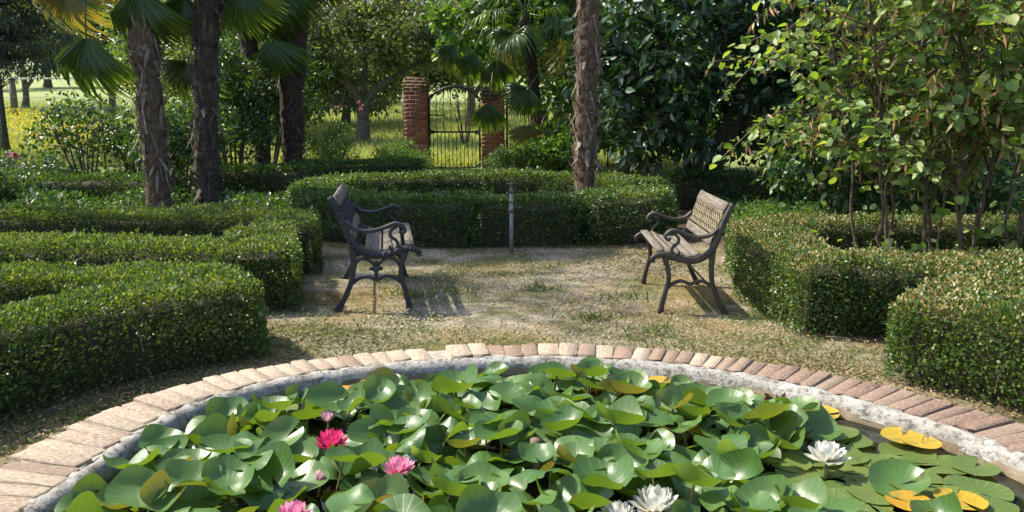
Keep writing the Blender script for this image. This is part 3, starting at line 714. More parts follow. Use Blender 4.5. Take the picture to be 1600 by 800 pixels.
# --- glossy dark tree right of the middle palm
gz = float(zg(13.6))
tree('magnolia_tree', 'large tree with big glossy dark green leaves behind the right bench', (3.15, 13.6, gz),
     [([(0, 0, 0), (.02, 0, 1.2), (.3, .1, 2.4), (.4, .2, 4.6)], .11, .04), ([(-.15, .1, 0), (-.2, .1, 1.0), (-.55, .2, 2.2), (-.9, .2, 3.8)], .08, .03), ([(.1, 0, 0), (.5, -.1, 1.1), (1.0, -.1, 2.2), (1.3, 0, 3.6)], .09, .03), ([(.05, 0, 0), (.25, 0, .9), (.55, -.3, 2.0), (.2, -.6, 3.2)], .07, .03)],
     [((0, -.2, 2.9), (2.0, 1.4, 1.6)), ((-1.1, -.3, 1.9), (1.0, .9, .9)), ((1.3, -.2, 2.2), (1.1, 1.0, 1.1)), ((0, 0, 4.6), (2.0, 1.5, 1.3)), ((-.6, -.7, 1.05), (.7, .5, .45))],
     230, .36, 9500, .21, 'magnolia', 'bark_dark', .44, droop=.4, upn=.75, limb=.025, shell=.33)
# --- broad-leaved lighter tree by the gate
tree('fig_tree', 'bright green broad-leaved tree arching over the gate', (.9, 20.8, float(zg(20.8))),
     [([(0, 0, 0), (-.1, 0, 1.4), (-.5, 0, 2.8), (-1.0, 0, 4.4)], .14, .05), ([(0, 0, .6), (.5, .1, 2.0), (1.0, .1, 3.6)], .09, .04)],
     [((-1.2, -.3, 3.4), (1.7, 1.0, .95)), ((.3, -.5, 3.0), (1.6, 1.2, 1.5)), ((-.2, 0, 4.8), (2.2, 1.4, 1.2)), ((1.2, -1.0, 1.7), (1.0, .8, 1.0))],
     150, .42, 8000, .19, 'fig', 'bark', .72, droop=.5, limb=.025, shell=.4)
# --- orchard tree beyond the fence
tree('orchard_tree', 'spreading grey-green orchard tree with forked trunk beyond the fence left of the gate', (-5.0, 27, float(zg(27))),
     [([(0, 0, 0), (.05, 0, .9), (-.1, 0, 1.5), (-.7, 0, 2.2), (-1.6, 0, 2.9)], .24, .07), ([(.02, 0, .8), (.35, 0, 1.6), (1.0, 0, 2.1), (1.9, 0, 2.6)], .17, .06), ([(0, 0, 1.0), (.1, .2, 2.2), (.2, .2, 4.0)], .15, .05)],
     [((0, 0, 3.9), (3.6, 2.2, 1.7)), ((-2.2, -.4, 2.5), (2.0, 1.2, .9)), ((1.7, -.3, 2.9), (1.4, 1.2, .9)), ((-.3, .6, 1.6), (1.8, .9, .6))],
     230, .5, 14000, .17, 'orchard', 'bark', .5, limb=.03)
bgtrees = [  # x px, Y, width r, height centre, r z, mat, label
    (330, 31, 3.2, 3.6, 2.4, 'wood_leaf', 'bushy green tree glimpsed between the left palm trunks'),
    (480, 36, 3.4, 4.0, 2.8, 'orchard', 'pale leaved tree far behind the orchard tree, left side'),
    (735, 34, 2.6, 4.1, 2.3, 'wood_leaf', 'round green tree far beyond the gate arch'),
    (640, 44, 3.6, 4.6, 3.0, 'orchard', 'distant pale tree just left of the gate pillar top'),
    (190, 40, 4.4, 5.4, 3.0, 'wood_leaf', 'distant tree behind the leftmost palm trunk'),
    (870, 30, 3.0, 4.2, 2.8, 'wood_leaf', 'green tree behind the middle palm trunk'),
    (1080, 27, 3.6, 4.0, 3.0, 'wood_leaf', 'tree showing through gaps of the glossy dark tree'),
    (545, 33, 2.6, 2.6, 2.0, 'orchard', 'pale green tree low behind the trunk of the orchard tree'),
    (660, 38, 2.6, 3.0, 2.0, 'wood_leaf', 'green tree behind the left gate pillar'),
    (400, 28, 2.4, 3.2, 2.4, 'orchard', 'light leaved tree behind the three dark palm trunks'),
    (560, 52, 4.6, 5.0, 3.4, 'wood_leaf', 'broad distant tree seen over the orchard tree'),
    (60, 46, 4.2, 5.2, 2.6, 'wood_leaf', 'distant tree above the yellow meadow at the far left'),
    (800, 46, 3.6, 5.4, 3.0, 'wood_leaf', 'distant tree right of the gate, seen over the right pillar'),
    (980, 19, 1.9, 2.6, 2.2, 'under', 'leafy tree close behind the middle palm trunk, on its right'),
    (1210, 16.5, 2.2, 2.7, 2.4, 'under', 'dark tree between the glossy tree and the shrub with pods'),
    (1420, 14, 2.3, 2.6, 2.3, 'under', 'leafy tree straight behind the stems of the shrub with pods'),
    (1330, 24, 3.2, 3.4, 2.2, 'wood_leaf', 'tree behind the shrub with brown pods'),
    (1560, 22, 3.4, 4.2, 3.2, 'under', 'dark leafy tree in the upper right corner behind the shrub'),
]
for (px, Y, r, zc, rz, mt, lb) in bgtrees:
    g = float(zg(Y)); X = (px - 800) / FPX * Y * 1.01
    tree('leafy_tree', lb, (X, Y, g), [([(0, 0, 0), (.1, 0, 1.2), (-.1, 0, zc - .5), (0, 0, zc + rz * .5)], .2, .06), ([(0, 0, 1.0), (.8, 0, 2.2), (1.3, .2, zc)], .12, .04)],
         [((0, 0, zc), (r, r * .8, rz)), ((-r * .5, -.4, zc - rz * .45), (r * .6, r * .5, rz * .5)), ((r * .5, -.3, zc - rz * .4), (r * .55, r * .5, rz * .55))],
         int(45 * r), .6, int(2800 * r), .20, mt, 'bark', .55, group='trees beyond the garden', limb=.03)
# far wood on the rise
for px, Y, where in [(-60, 75, 'at the left edge'), (90, 82, 'over the far white rail'), (280, 88, 'between the two left palms'), (440, 80, 'behind the dark palm trunks'), (610, 92, 'left of the gate'), (720, 84, 'straight above the gate'), (850, 90, 'left of the middle palm'), (1330, 78, 'through the sky gap at the right')]:
    g = float(zg(Y)); X = (px - 800) / FPX * Y
    tree('woodland_tree', 'far woodland tree on the rise, seen ' + where, (X, Y, g), [([(0, 0, 0), (.2, 0, 3), (0, 0, 7)], .35, .1)],
         [((0, 0, 6.0), (5.5, 4, 4.0)), ((-2.5, -1, 3.8), (3.2, 2.5, 2.2)), ((2.6, -1, 3.6), (3.2, 2.5, 2.2))], 90, 1.2, 4200, .5, 'wood_leaf', 'bark', .6, group='woodland on the rise')
# conifer top left
tree('cedar_tree', 'dark drooping conifer in the upper left corner', (at(5, 200, 23)[0], 23, float(zg(23))),
     [([(0, 0, 0), (0, 0, 2.5), (.05, 0, 7)], .11, .05)], [((.1, 0, 3.3), (1.9, 1.4, 1.3)), ((.2, 0, 5.0), (2.2, 1.4, 1.7))], 240, .5, 21000, .20, 'conifer', 'bark_dark', .16, droop=.9, flat=.35, limb=.02, T=T_BOX, F=F_BOX)
# shrubs
def shrub(name, label, base, r, h, nclump, nleaf, leaf, mat, nst=6, wr=.5, rc=.2, group=None, low=.15, cat='shrub', droop=.1, T=T_OV, F=F_OV, bark='stem', shell=.45):
    tr = []
    for k in range(nst):
        a = rng.uniform(0, 6.283); o = np.array([math.cos(a), math.sin(a), 0])
        tr.append(([o * .06 * r, o * r * .3 + [0, 0, h * .4], o * r * rng.uniform(.4, .8) + [0, 0, h * rng.uniform(.75, .97)]], .016 * (h ** .5), .006))
    return tree(name, label, base, tr, [((0, 0, h * (.5 + low * .5)), (r, r, h * (.5 - low * .5)))], nclump, rc, nleaf, leaf, mat, bark, wr, cat, group, T, F, droop, .8, .006, shell)
def gb(px, Y): return ((px - 800) / FPX * Y * 1.012, Y, float(zg(Y)))
shrub('shrub', 'thin stemmed open shrub against the yellow meadow left of the palms', gb(145, 14.4), .95, 1.75, 60, 1500, .10, 'under', 9, .5, .22, low=.35)
shrub('shrub', 'dense dark green shrub between the two left palm trunks', gb(290, 13.0), .75, 1.75, 70, 3600, .10, 'under', 6, .45, .2)
shrub('shrub', 'tall leafy shrub behind the right trunk of the left palm pair', gb(372, 14.6), .75, 2.7, 100, 5200, .10, 'under', 8, .42, .2)
shrub('shrub', 'tall thicket behind the three dark palm trunks', gb(425, 17.6), 1.4, 3.4, 150, 9000, .12, 'under', 9, .45, .26)
shrub('shrub', 'dark leafy thicket between the open shrub and the leftmost palm trunk', gb(218, 15.2), .55, 1.7, 45, 1500, .10, 'under', 8, .45, .22)
shrub('shrub', 'low green bushes under the yellow meadow at the left edge', gb(45, 15.0), 1.3, .8, 80, 4200, .08, 'under', 9, .45, .2, low=0.0)
shrub('sapling', 'thin bare-branched sapling in the meadow seen through the gate', gb(728, 25), .8, 2.2, 26, 260, .08, 'orchard', 9, .4, .25, low=.3)
shrub('shrub', 'light green bushy shrub right of the three dark palm trunks', gb(520, 16.6), .62, 1.0, 45, 2400, .07, 'bright', 9, .34, .16)
shrub('shrub', 'bright green clipped shrub at the foot of the left gate pillar', gb(632, 17.6), .72, .84, 80, 6200, .055, 'bright', 8, .5, .16, low=.0)
shrub('shrub', 'dark green rounded shrub at the foot of the right gate pillar', gb(800, 17.4), .66, .78, 80, 6000, .055, 'box_dark', 8, .5, .16, low=.0)
shrub('shrub', 'yellow-green leafy shrub between the right pillar and the middle palm', gb(860, 16.6), .6, 1.25, 45, 1900, .11, 'fig', 6, .6, .2)
shrub('shrub', 'shadowed leafy shrub behind the shrub with brown pods', gb(1290, 10.6), .9, 1.7, 70, 2600, .12, 'under', 8, .5, .25)
shrub('shrub', 'dark shrub at the right edge behind the thin brown stems', gb(1500, 9.6), 1.1, 1.5, 80, 3000, .12, 'under', 8, .5, .25)
shrub('shrub', 'low bright green plants left of the hedge corner behind the right bench', gb(1215, 9.7), .75, .42, 60, 4200, .07, 'bright', 10, .3, .15, low=0.0)
# rose bush with flowers
def flowering(label, base, r, h, spots, size, leafmat):
    root = shrub('flowering_bush', label, base, r, h, 40, 1800, .07, leafmat, 8, .45, .15)
    for s in spots:
        V, F = scatter(T_OV, F_OV, np.zeros((9, 3)), nrm(rnd_dir(9) + [0, 0, .3]), rnd_dir(9), np.full(9, size), np.full(9, size * .8))
        obj('flower', mesh_np('flower', V, F, M['pinkfl']), root, np.asarray(s) - np.asarray(base))
    return root
flowering('bush with dusky pink flowers in front of the chain link fence', gb(528, 17.9), .7, 1.25, [at(x, y, 17.5 + rng.uniform(-.2, .4)) for x, y in ((520, 165), (526, 170), (533, 164), (540, 168), (560, 160), (566, 165), (563, 170))], .06, 'bright')
flowering('low plant with bright pink flowers at the far left', gb(14, 12.2), .45, .75, [at(x, y, 11.9) for x, y in ((14, 243), (21, 242), (26, 245))], .06, 'under')
flowering('bush with coral flowers seen between the two left palm trunks', gb(286, 15.5), .5, 1.5, [at(x, y, 15.1) for x, y in ((283, 166), (288, 172), (292, 168))], .07, 'under')

# --- redbud with pods, right foreground
def redbud():
    base = np.array([3.55, 6.75, 0.0]); root = thing('redbud_shrub', 'large many-stemmed shrub with round leaves and brown pods at the right', 'shrub', base)
    tb = MB(); LP, LD, LN = [], [], []; PPp, PD = [], []
    feet = [(-.42, -.1), (-.25, .15), (-.05, -.2), (.1, .1), (.3, -.1), (.42, .2), (.62, -.15), (.8, .1), (.15, -.3), (.55, .3), (1.0, -.2), (-.15, .3), (-.5, .2), (.0, .0), (.7, -.3), (.4, -.35)]
    for k, (fx, fy) in enumerate(feet):
        h = rng.uniform(2.8, 4.2); le = np.array([fx * 1.1 + rng.uniform(-.35, .35) - .25, fy * .8 + rng.uniform(-.5, .3), 0])
        pts = crom([(fx, fy, 0), (fx + le[0] * .15 + rng.normal(0, .04), fy + le[1] * .15, h * .28), (fx + le[0] * .5, fy + le[1] * .5, h * .6), (fx + le[0] * 1.1, fy + le[1] * 1.1, h)], 8)
        pts[:, :2] += rng.normal(0, .012, (len(pts), 2)); tb.add(*tube(pts, np.linspace(rng.uniform(.010, .022), .006, len(pts)), 7))
        nb = 18
        for j in range(nb):
            i = int(len(pts) * (.34 + .64 * j / nb)); s = pts[min(i, len(pts) - 1)]
            a = rng.uniform(0, 6.283) if rng.random() < .55 else rng.uniform(2.6, 4.9)
            ln = rng.uniform(.55, 1.25) * (1.1 - .35 * j / nb); o = np.array([math.cos(a), math.sin(a), 0])
            tw = crom([s, s + o * ln * .5 + [0, 0, ln * rng.uniform(.15, .45)], s + o * ln + [0, 0, ln * rng.uniform(-.05, .5)]], 7)
            tb.add(*tube(tw, np.linspace(.011, .003, len(tw)), 5, False))
            m = int(ln * 30); side = 1
            for u in np.linspace(.2, 1, m):
                c = tw[int(u * (len(tw) - 1))] + rng.normal(0, .03, 3); side = -side
                d = nrm(np.cross(o, [0, 0, 1]) * side * .9 + o * .5 + np.array([0, 0, -.35]) + rng.normal(0, .5, 3))
                LP.append(c + d * .03); LD.append(d); LN.append(nrm(np.array([0, -.25, .8]) + rng.normal(0, .45, 3)))
            if rng.random() < .6:
                for q in range(rng.integers(10, 26)):
                    c = tw[rng.integers(2, len(tw))] + rng.normal(0, .04, 3); PPp.append(c); PD.append(nrm(np.array([0, 0, -1]) + rng.normal(0, .4, 3)))
    for q in range(130):                                              # low suckers
        a = rng.uniform(0, 6.283); r = rng.uniform(.2, 1.4); c = np.array([.3 + r * math.cos(a), r * math.sin(a) * .6, rng.uniform(.25, .9)])
        LP.append(c); LD.append(rnd_dir(1)[0]); LN.append(nrm(np.array([0, -.2, .8]) + rng.normal(0, .4, 3)))
    obj('stems', tb.mesh('stems', M['stem'], True), root)
    n = len(LP); L = rng.uniform(.036, .082, n)
    obj('crown', mesh_np('crown', *scatter(T_RD, F_RD, np.array(LP), np.array(LD), np.array(LN), L, L * 1.02), M['redbud'], True), root)
    n = len(PPp); L = rng.uniform(.07, .12, n)
    obj('pods', mesh_np('pods', *scatter(T_BOX, F_BOX, np.array(PPp), np.array(PD), rnd_dir(n), L, L * .2), M['pod']), root)
redbud()

# ------------------------------------------------------------------ gate, pillars, fence
GYD = 20.0; GZ0 = float(zg(GYD))
gl, gr_ = at(672, 262, GYD)[0], at(750, 262, GYD)[0]; gw = gr_ - gl
gate = thing('iron_gate', 'arched black iron gate between the brick pillars', 'gate', (gl, GYD, GZ0))
def flat(pts, w): return [(x, 0, z) for x, z in pts]
H_side, H_top, H_mid = 1.72, 2.0, .90
def bar(name, pts, r, n=6, par=gate, mat='gate'): 
    V, F = tube(pts, r, n); return obj(name, mesh_np(name, V, F, M[mat], True), par)
bar('stile', [(0, 0, .0), (0, 0, 1.0), (0, 0, H_side)], .028); bar('stile', [(gw, 0, .0), (gw, 0, 1.0), (gw, 0, H_side)], .028)
def zarch(x): q = (x / gw) * 2 - 1; return H_side + (H_top - H_side) * math.sqrt(max(0, 1 - q * q * .985)) 
bar('arch_rail', [(x, 0, H_side + (H_top - H_side) * (1 - ((x / gw) * 2 - 1) ** 2)) for x in np.linspace(0, gw, 17)], .026)
bar('mid_rail', [(0, 0, H_mid), (gw / 2, 0, H_mid), (gw, 0, H_mid)], .024)
bar('bottom_rail', [(0, 0, .12), (.1, 0, .03), (.2, 0, .02), (gw / 2, 0, .015), (gw - .2, 0, .02), (gw - .1, 0, .03), (gw, 0, .12)], .018)
bar('latch_bar', [(-.06, -.02, 1.31), (.2, -.02, 1.31), (.40, -.02, 1.305)], .016)
for x0, s in ((0, 1), (gw, -1)):
    for z0, up in ((H_mid, 1), (H_mid, -1), (H_side, -1)):
        bar('corner_brace', crom([(x0, 0, z0 + up * .14), (x0 + s * .03, 0, z0 + up * .05), (x0 + s * .14, 0, z0 + (up * .012 if z0 == H_mid else .10))], 3), .016, 5)
lower = mesh_np('bar', *tube([(0, 0, .02), (0, 0, .45), (0, 0, H_mid)], .0085, 5), M['gate'])
for i in range(1, 13): obj('bar', lower, gate, (gw * i / 13, 0, 0))
for i in range(1, 7):
    x = gw * i / 7; z = H_side + (H_top - H_side) * (1 - ((x / gw) * 2 - 1) ** 2)
    bar('bar', [(x, 0, H_mid), (x, 0, (H_mid + z) / 2), (x, 0, z)], .0085, 5)

def pier_bricks(): 
    out = []
    for _ in range(5):
        V, F = box((0, 0, 0), (1, 1, 1)); out.append(mesh_np('pier_brick', V + rng.uniform(-.03, .03, V.shape) * np.array([.5, .5, 1]), F, M['brick_pier']))
    return out
PB = pier_bricks(); CB = []
for _ in range(4):
    V, F = box((0, 0, 0), (1, 1, 1)); CB.append(mesh_np('cap_brick', V + rng.uniform(-.06, .06, V.shape), F, M['moss_tile']))
def pillar(label, x0, x1, top):
    w = x1 - x0; cx = (x0 + x1) / 2; root = thing('gate_pillar', label, 'pillar', (cx, GYD + .12, GZ0), 0, 'gate pillars')
    V, F = box((0, 0, (top - .1) / 2 - .05), (w - .008, w - .008, top)); obj('mortar_core', mesh_np('mortar_core', V, F, M['mortar_dark']), root)
    ch = .098; nc = int((top - .33) / ch)
    def course(z, W, hgt, meshes, nb, odd, proud):
        for face in range(4):
            n = nb; bl = W / n; off = (bl / 2 if odd else 0)
            x = -W / 2
            cuts = [-W / 2] + [(-W / 2 + bl * k - off) for k in range(1, n + (1 if odd else 0))] + [W / 2]
            for c0, c1 in zip(cuts[:-1], cuts[1:]):
                if c1 - c0 < .02: continue
                d = W / 2 - .05 + proud + rng.uniform(-.004, .004); m = (c0 + c1) / 2; sx = c1 - c0 - .014
                if face % 2: sx2 = min(sx, W - .24 if abs(m) < .01 else sx); 
                else: sx2 = sx
                loc = [(m, -d, z), (d, m, z), (m, d, z), (-d, m, z)][face]
                obj('brick', random.choice(meshes), root, loc, (0, 0, face * math.pi / 2 + rng.normal(0, .008)), (sx2, .105, hgt - .013))
    for k in range(nc): course(.02 + ch * (k + .5), w, ch, PB, 2, k % 2, 0)
    zt = .02 + ch * nc
    for k, (pr, hh) in enumerate(((.035, .09), (.06, .085), (.02, .075), (-.03, .07))):
        course(zt + hh / 2, w + pr, hh, CB, 3, k % 2, .012); zt += hh
    V, F = box((0, 0, zt - .02), (w - .12, w - .12, .08), .01); obj('capping', mesh_np('capping', V, F, M['moss_tile']), root)
pillar('red brick gate pillar left of the gate, with mossy stepped capping', at(633, 200, GYD)[0], at(669, 200, GYD)[0], 2.27)
pillar('red brick gate pillar right of the gate, half hidden by palm fronds', at(753, 200, GYD)[0], at(788, 200, GYD)[0], 2.05)

def fence(label, x0, x1, posts):
    root = thing('chain_link_fence', label, 'fence', ((x0 + x1) / 2, GYD + .15, GZ0), 0, 'chain link fence runs'); cx = (x0 + x1) / 2
    mb = MB(); Ht = 1.75; st = .075
    for sg in (1, -1):
        for k in np.arange(x0 - Ht, x1 + Ht, st):
            a0, a1 = (k, k + sg * Ht); za, zb = 0.02, Ht
            def clip(t0, t1):
                return t0, t1
            ts = np.array([0, 1.0]); 
            if a1 != a0:
                t_in = sorted([(x0 - a0) / (a1 - a0), (x1 - a0) / (a1 - a0)]); lo, hi = max(0, t_in[0]), min(1, t_in[1])
                if hi - lo < .02: continue
            p = [(a0 + (a1 - a0) * t - cx, .004 * sg, za + (zb - za) * t) for t in (lo, (lo + hi) / 2, hi)]
            mb.add(*tube(p, .0028, 3, False))
    for z in (.1, .9, Ht): mb.add(*tube([(x0 - cx, 0, z), (0, 0, z), (x1 - cx, 0, z)], .004, 4))
    obj('wire_mesh', mb.mesh('wire_mesh', M['fence']), root)
    for px in posts: bar('post', [(px - cx, .03, -.05), (px - cx, .03, .9), (px - cx, .03, 1.85)], .026, 7, root, 'fence')
fence('green chain link fence left of the gate', -15.0, at(631, 200, GYD)[0] - .02, [at(630, 200, GYD)[0], -5.2, -7.7, -10.2, -12.7])
fence('green chain link fence right of the gate', at(791, 200, GYD)[0], 9.0, [at(792, 200, GYD)[0], 2.4, 4.9, 7.4])
# far paddock fence: white tape on a wooden post
tz = at(0, 122, 40)
V, F = tube([(-34, 0, 0), (-26, 0, -.04), (-17, 0, .02)], .045, 6)
tape = obj('fence_tape', mesh_np('fence_tape', V, F, plain('white_tape', [(.3, (.75, .75, .74)), (.7, (.82, .82, .8))], 3, .6), True), None, (0, 40, tz[2])); tag(tape, 'white rail line across the meadow at the far left', 'fence rail')
pp = at(22, 165, 39.9); gq = float(zg(39.9)); V, F = tube([(0, 0, -.05), (.02, 0, .9), (0, 0, tz[2] - gq - .02)], [.17, .16, .15], 9)
post = obj('wooden_post', mesh_np('wooden_post', V, F, M['wood'], True), None, (pp[0], 39.9, gq)); tag(post, 'thick grey wooden post under the white rail at the far left', 'post')

# ------------------------------------------------------------------ benches
def sweep_bar(pts, th, width, k=6, y0=0.0, th_end=None):
    """flat bar swept along a profile in the x-z plane; th = thickness in the plane, width = along y"""
    q = crom([(p[0], p[1]) for p in pts], k); n = len(q)
    T = nrm(np.gradient(q, axis=0)); N = np.stack([-T[:, 1], T[:, 0]], -1)
    th = np.interp(np.linspace(0, 1, n), np.linspace(0, 1, len(np.atleast_1d(th))), np.atleast_1d(th)) / 2
    V = []
    for i in range(n):
        for (sn, sy) in ((-1, -.8), (-.7, -1), (.7, -1), (1, -.8), (1, .8), (.7, 1), (-.7, 1), (-1, .8)):
            p = q[i] + N[i] * th[i] * sn; V.append((p[0], y0 + sy * width / 2, p[1]))
    F = [(i * 8 + j, i * 8 + (j + 1) % 8, (i + 1) * 8 + (j + 1) % 8, (i + 1) * 8 + j) for i in range(n - 1) for j in range(8)]
    F += [tuple(range(8))[::-1], tuple((n - 1) * 8 + j for j in range(8))]
    return np.array(V), F
def zz(x, y): return ((x - 130) / 657, (720 - y) / 657)
RAIL = [zz(*p) for p in ((113, 148), (150, 225), (184, 315), (215, 385), (262, 425), (320, 445), (400, 437), (470, 415), (520, 418), (548, 438), (535, 452))]
ARM = [zz(*p) for p in ((188, 275), (235, 312), (300, 322), (360, 310), (425, 288), (462, 298), (478, 322), (462, 338), (446, 326))]
SCR = [zz(*p) for p in ((440, 300), (408, 322), (405, 350), (432, 372), (440, 398), (420, 415), (398, 408), (402, 396))]
RLEG = [zz(*p) for p in ((212, 385), (216, 470), (208, 560), (180, 635), (140, 708), (128, 726))]
FLEG = [zz(*p) for p in ((478, 430), (458, 490), (452, 550), (470, 620), (486, 690), (490, 724))]
STR1 = [zz(*p) for p in ((208, 585), (240, 562), (285, 552), (330, 568), (375, 553), (420, 562), (456, 588))]
ARCHS = [[zz(*p) for p in ((222, 500), (240, 470), (272, 460), (305, 478), (322, 510), (328, 566))], [zz(*p) for p in ((448, 508), (430, 474), (392, 460), (355, 478), (335, 510), (331, 566))]]
def bench(label, loc, rz, L, iron, panel_mat, fancy):
    root = thing('garden_bench', label, 'bench', loc, rz, 'cast iron garden benches')
    W = .044
    mk = lambda nm, pts, th, w, y, m=iron, k=6: obj(nm, mesh_np(nm, *sweep_bar(pts, th, w, k, y), M[m], False), root)
    for y in (0, L):
        fr_ = mk('end_frame', RAIL, [.04, .045, .05, .052, .052, .048, .046, .042, .038, .026], W, y)
        am_ = mk('armrest', ARM, [.024, .027, .027, .027, .032, .032, .024, .018, .015], W + .008, y)
        mk('arm_scroll', SCR, [.022, .024, .022, .026, .022, .018, .014], .025, y).parent = am_
        mk('leg', RLEG, [.052, .042, .038, .042, .048, .075], W * .8, y); mk('leg', FLEG, [.046, .038, .036, .038, .042, .056], W * .8, y)
        mk('side_stretcher', STR1, [.03, .026, .024, .026, .024, .026, .03], .028, y)
        if fancy:
            for A_ in ARCHS: mk('side_scroll', A_, [.02, .024, .02, .02, .018], .024, y)
            mb = MB()
            for (x, z, r) in (zz(328, 515) + (.03,), zz(305, 512) + (.018,), zz(352, 512) + (.018,), zz(328, 485) + (.02,), zz(328, 545) + (.02,)):
                mb.add(*tube([(x, y - .014, z), (x, y, z), (x, y + .014, z)], [r * .7, r, r * .7], 8))
            obj('rosette', mb.mesh('rosette', M[iron]), root)
            q = crom(RAIL, 5); mb = MB()
            for i in range(2, len(q) - 6, 2):
                for s in (-1, 1): mb.add(*tube([(q[i][0], y + s * .022, q[i][1]), (q[i][0], y + s * .031, q[i][1])], [.017, .009], 6))
            obj('bead_relief', mb.mesh('bead_relief', M[iron]), fr_)['kind'] = 'stuff'
    # seat slats follow the frame's curve
    q = crom(RAIL, 10); s = np.concatenate([[0], np.cumsum(np.linalg.norm(np.diff(q, axis=0), axis=1))])
    T = nrm(np.gradient(q, axis=0))
    def plank(nm, dist, wd, th=.022, m='wood', up=.028, shift=0.0):
        i = int(np.argmin(np.abs(s - dist))); c, t = q[i], T[i]; n2 = np.array([-t[1], t[0]])
        c = c + n2 * up; V = []
        ys = np.linspace(.02, L - .02, 8)
        for y in ys:
            sag = rng.normal(0, .0015)
            for a_, b_ in ((-1, -.7), (-.93, -1), (.93, -1), (1, -.7), (1, .7), (.93, 1), (-.93, 1), (-1, .7)):
                p = c + t * (a_ * wd / 2 + shift) + n2 * (b_ * th / 2 + sag); V.append((p[0], y, p[1]))
        F = [(k * 8 + j, (k + 1) * 8 + j, (k + 1) * 8 + (j + 1) % 8, k * 8 + (j + 1) % 8) for k in range(7) for j in range(8)] + [tuple(range(8)), tuple(7 * 8 + j for j in range(8))[::-1]]
        o = obj(nm, mesh_np(nm, np.array(V), F, M[m]), root); return c, t, n2
    for dd in (.53, .61, .69, .775, .86): plank('seat_slat', dd, .066 + rng.uniform(-.003, .003))
    plank('back_slat', .055, .085); plank('back_slat', .335, .075)
    # cast lattice panel between the back slats
    mb = MB(); i = int(np.argmin(np.abs(s - .195))); c, t = q[i], T[i]; n2 = np.array([-t[1], t[0]]); c = c + n2 * .024
    def w3(u, v, d=0.0): p = c + t * v + n2 * d; return (p[0], u, p[1])
    for v in (-.092, .092): mb.add(*tube([w3(.03, v), w3(L / 2, v), w3(L - .03, v)], .011, 6))
    nr = max(6, int(L / .075)); 
    for a_ in range(nr):
        u = .06 + (L - .12) * (a_ + .5) / nr
        for v in (-.062, 0, .062):
            th = np.linspace(0, 2 * math.pi, 11); R_ = .030
            mb.add(*tube([w3(u + R_ * math.cos(x), v + R_ * math.sin(x), .002) for x in th], .0085, 5, False))
        for v in (-.031, .031): mb.add(*tube([w3(u - .05, v, -.003), w3(u, v + .01, -.003), w3(u + .05, v, -.003)], .009, 5))
        mb.add(*tube([w3(u + .036, -.095, -.004), w3(u + .036, 0, -.004), w3(u + .036, .095, -.004)], .007, 5))
    obj('back_panel', mb.mesh('back_panel', M[panel_mat], True), root)
    # rear tie rod
    obj('tie_rod', mesh_np('tie_rod', *tube([(.12, 0, .20), (.12, L / 2, .20), (.12, L, .20)], .009, 6), M[iron], True), root)
    return root
bl = bench('black cast iron bench with grey slats on the left, facing right', (-1.34, 5.98, 0.0), math.radians(9.0), 1.28, 'iron', 'iron', True)
br = bench('bronze brown cast iron bench with grey slats on the right, facing left', (1.66, 7.0, 0.0), math.radians(177.5), 1.10, 'iron_worn', 'lattice', False)

br.scale = (.88, 1.0, .95)
# ------------------------------------------------------------------ standpipe
b0 = on(799, 394)
sp = thing('standpipe', 'galvanised garden standpipe with cross handle in front of the round hedge', 'water tap', b0)
V, F = box((0, 0, .26), (.042, .042, .56), .002); obj('post', mesh_np('post', V, F, M['galv']), sp)
obj('riser_pipe', mesh_np('riser_pipe', *tube([(0, 0, .5), (0, 0, .55), (0, 0, .551), (0, 0, .585), (0, 0, .586), (0, 0, .66)], [.019, .019, .026, .026, .019, .018], 10), M['galv'], True), sp)
obj('clamp', mesh_np('clamp', *tube([(0, 0, .44), (0, 0, .475)], .032, 8), M['tap'], True), sp)
vb = obj('valve_body', mesh_np('valve_body', *tube([(0, 0, .655), (0, 0, .67), (0, 0, .70), (0, 0, .715), (0, 0, .74)], [.02, .028, .026, .014, .012], 10), M['tap'], True), sp)
obj('spout', mesh_np('spout', *tube([(0, 0, .685), (.01, -.05, .685), (.012, -.07, .66)], [.012, .012, .013], 8), M['tap'], True), sp)
hb = MB(); hb.add(*tube([(-.055, 0, .75), (0, 0, .752), (.055, 0, .75)], [.010, .008, .010], 7)); hb.add(*tube([(0, -.05, .75), (0, 0, .752), (0, .05, .75)], [.010, .008, .010], 7)); hb.add(*tube([(0, 0, .73), (0, 0, .76)], .012, 8))
obj('handle', hb.mesh('handle', M['tap'], True), vb)

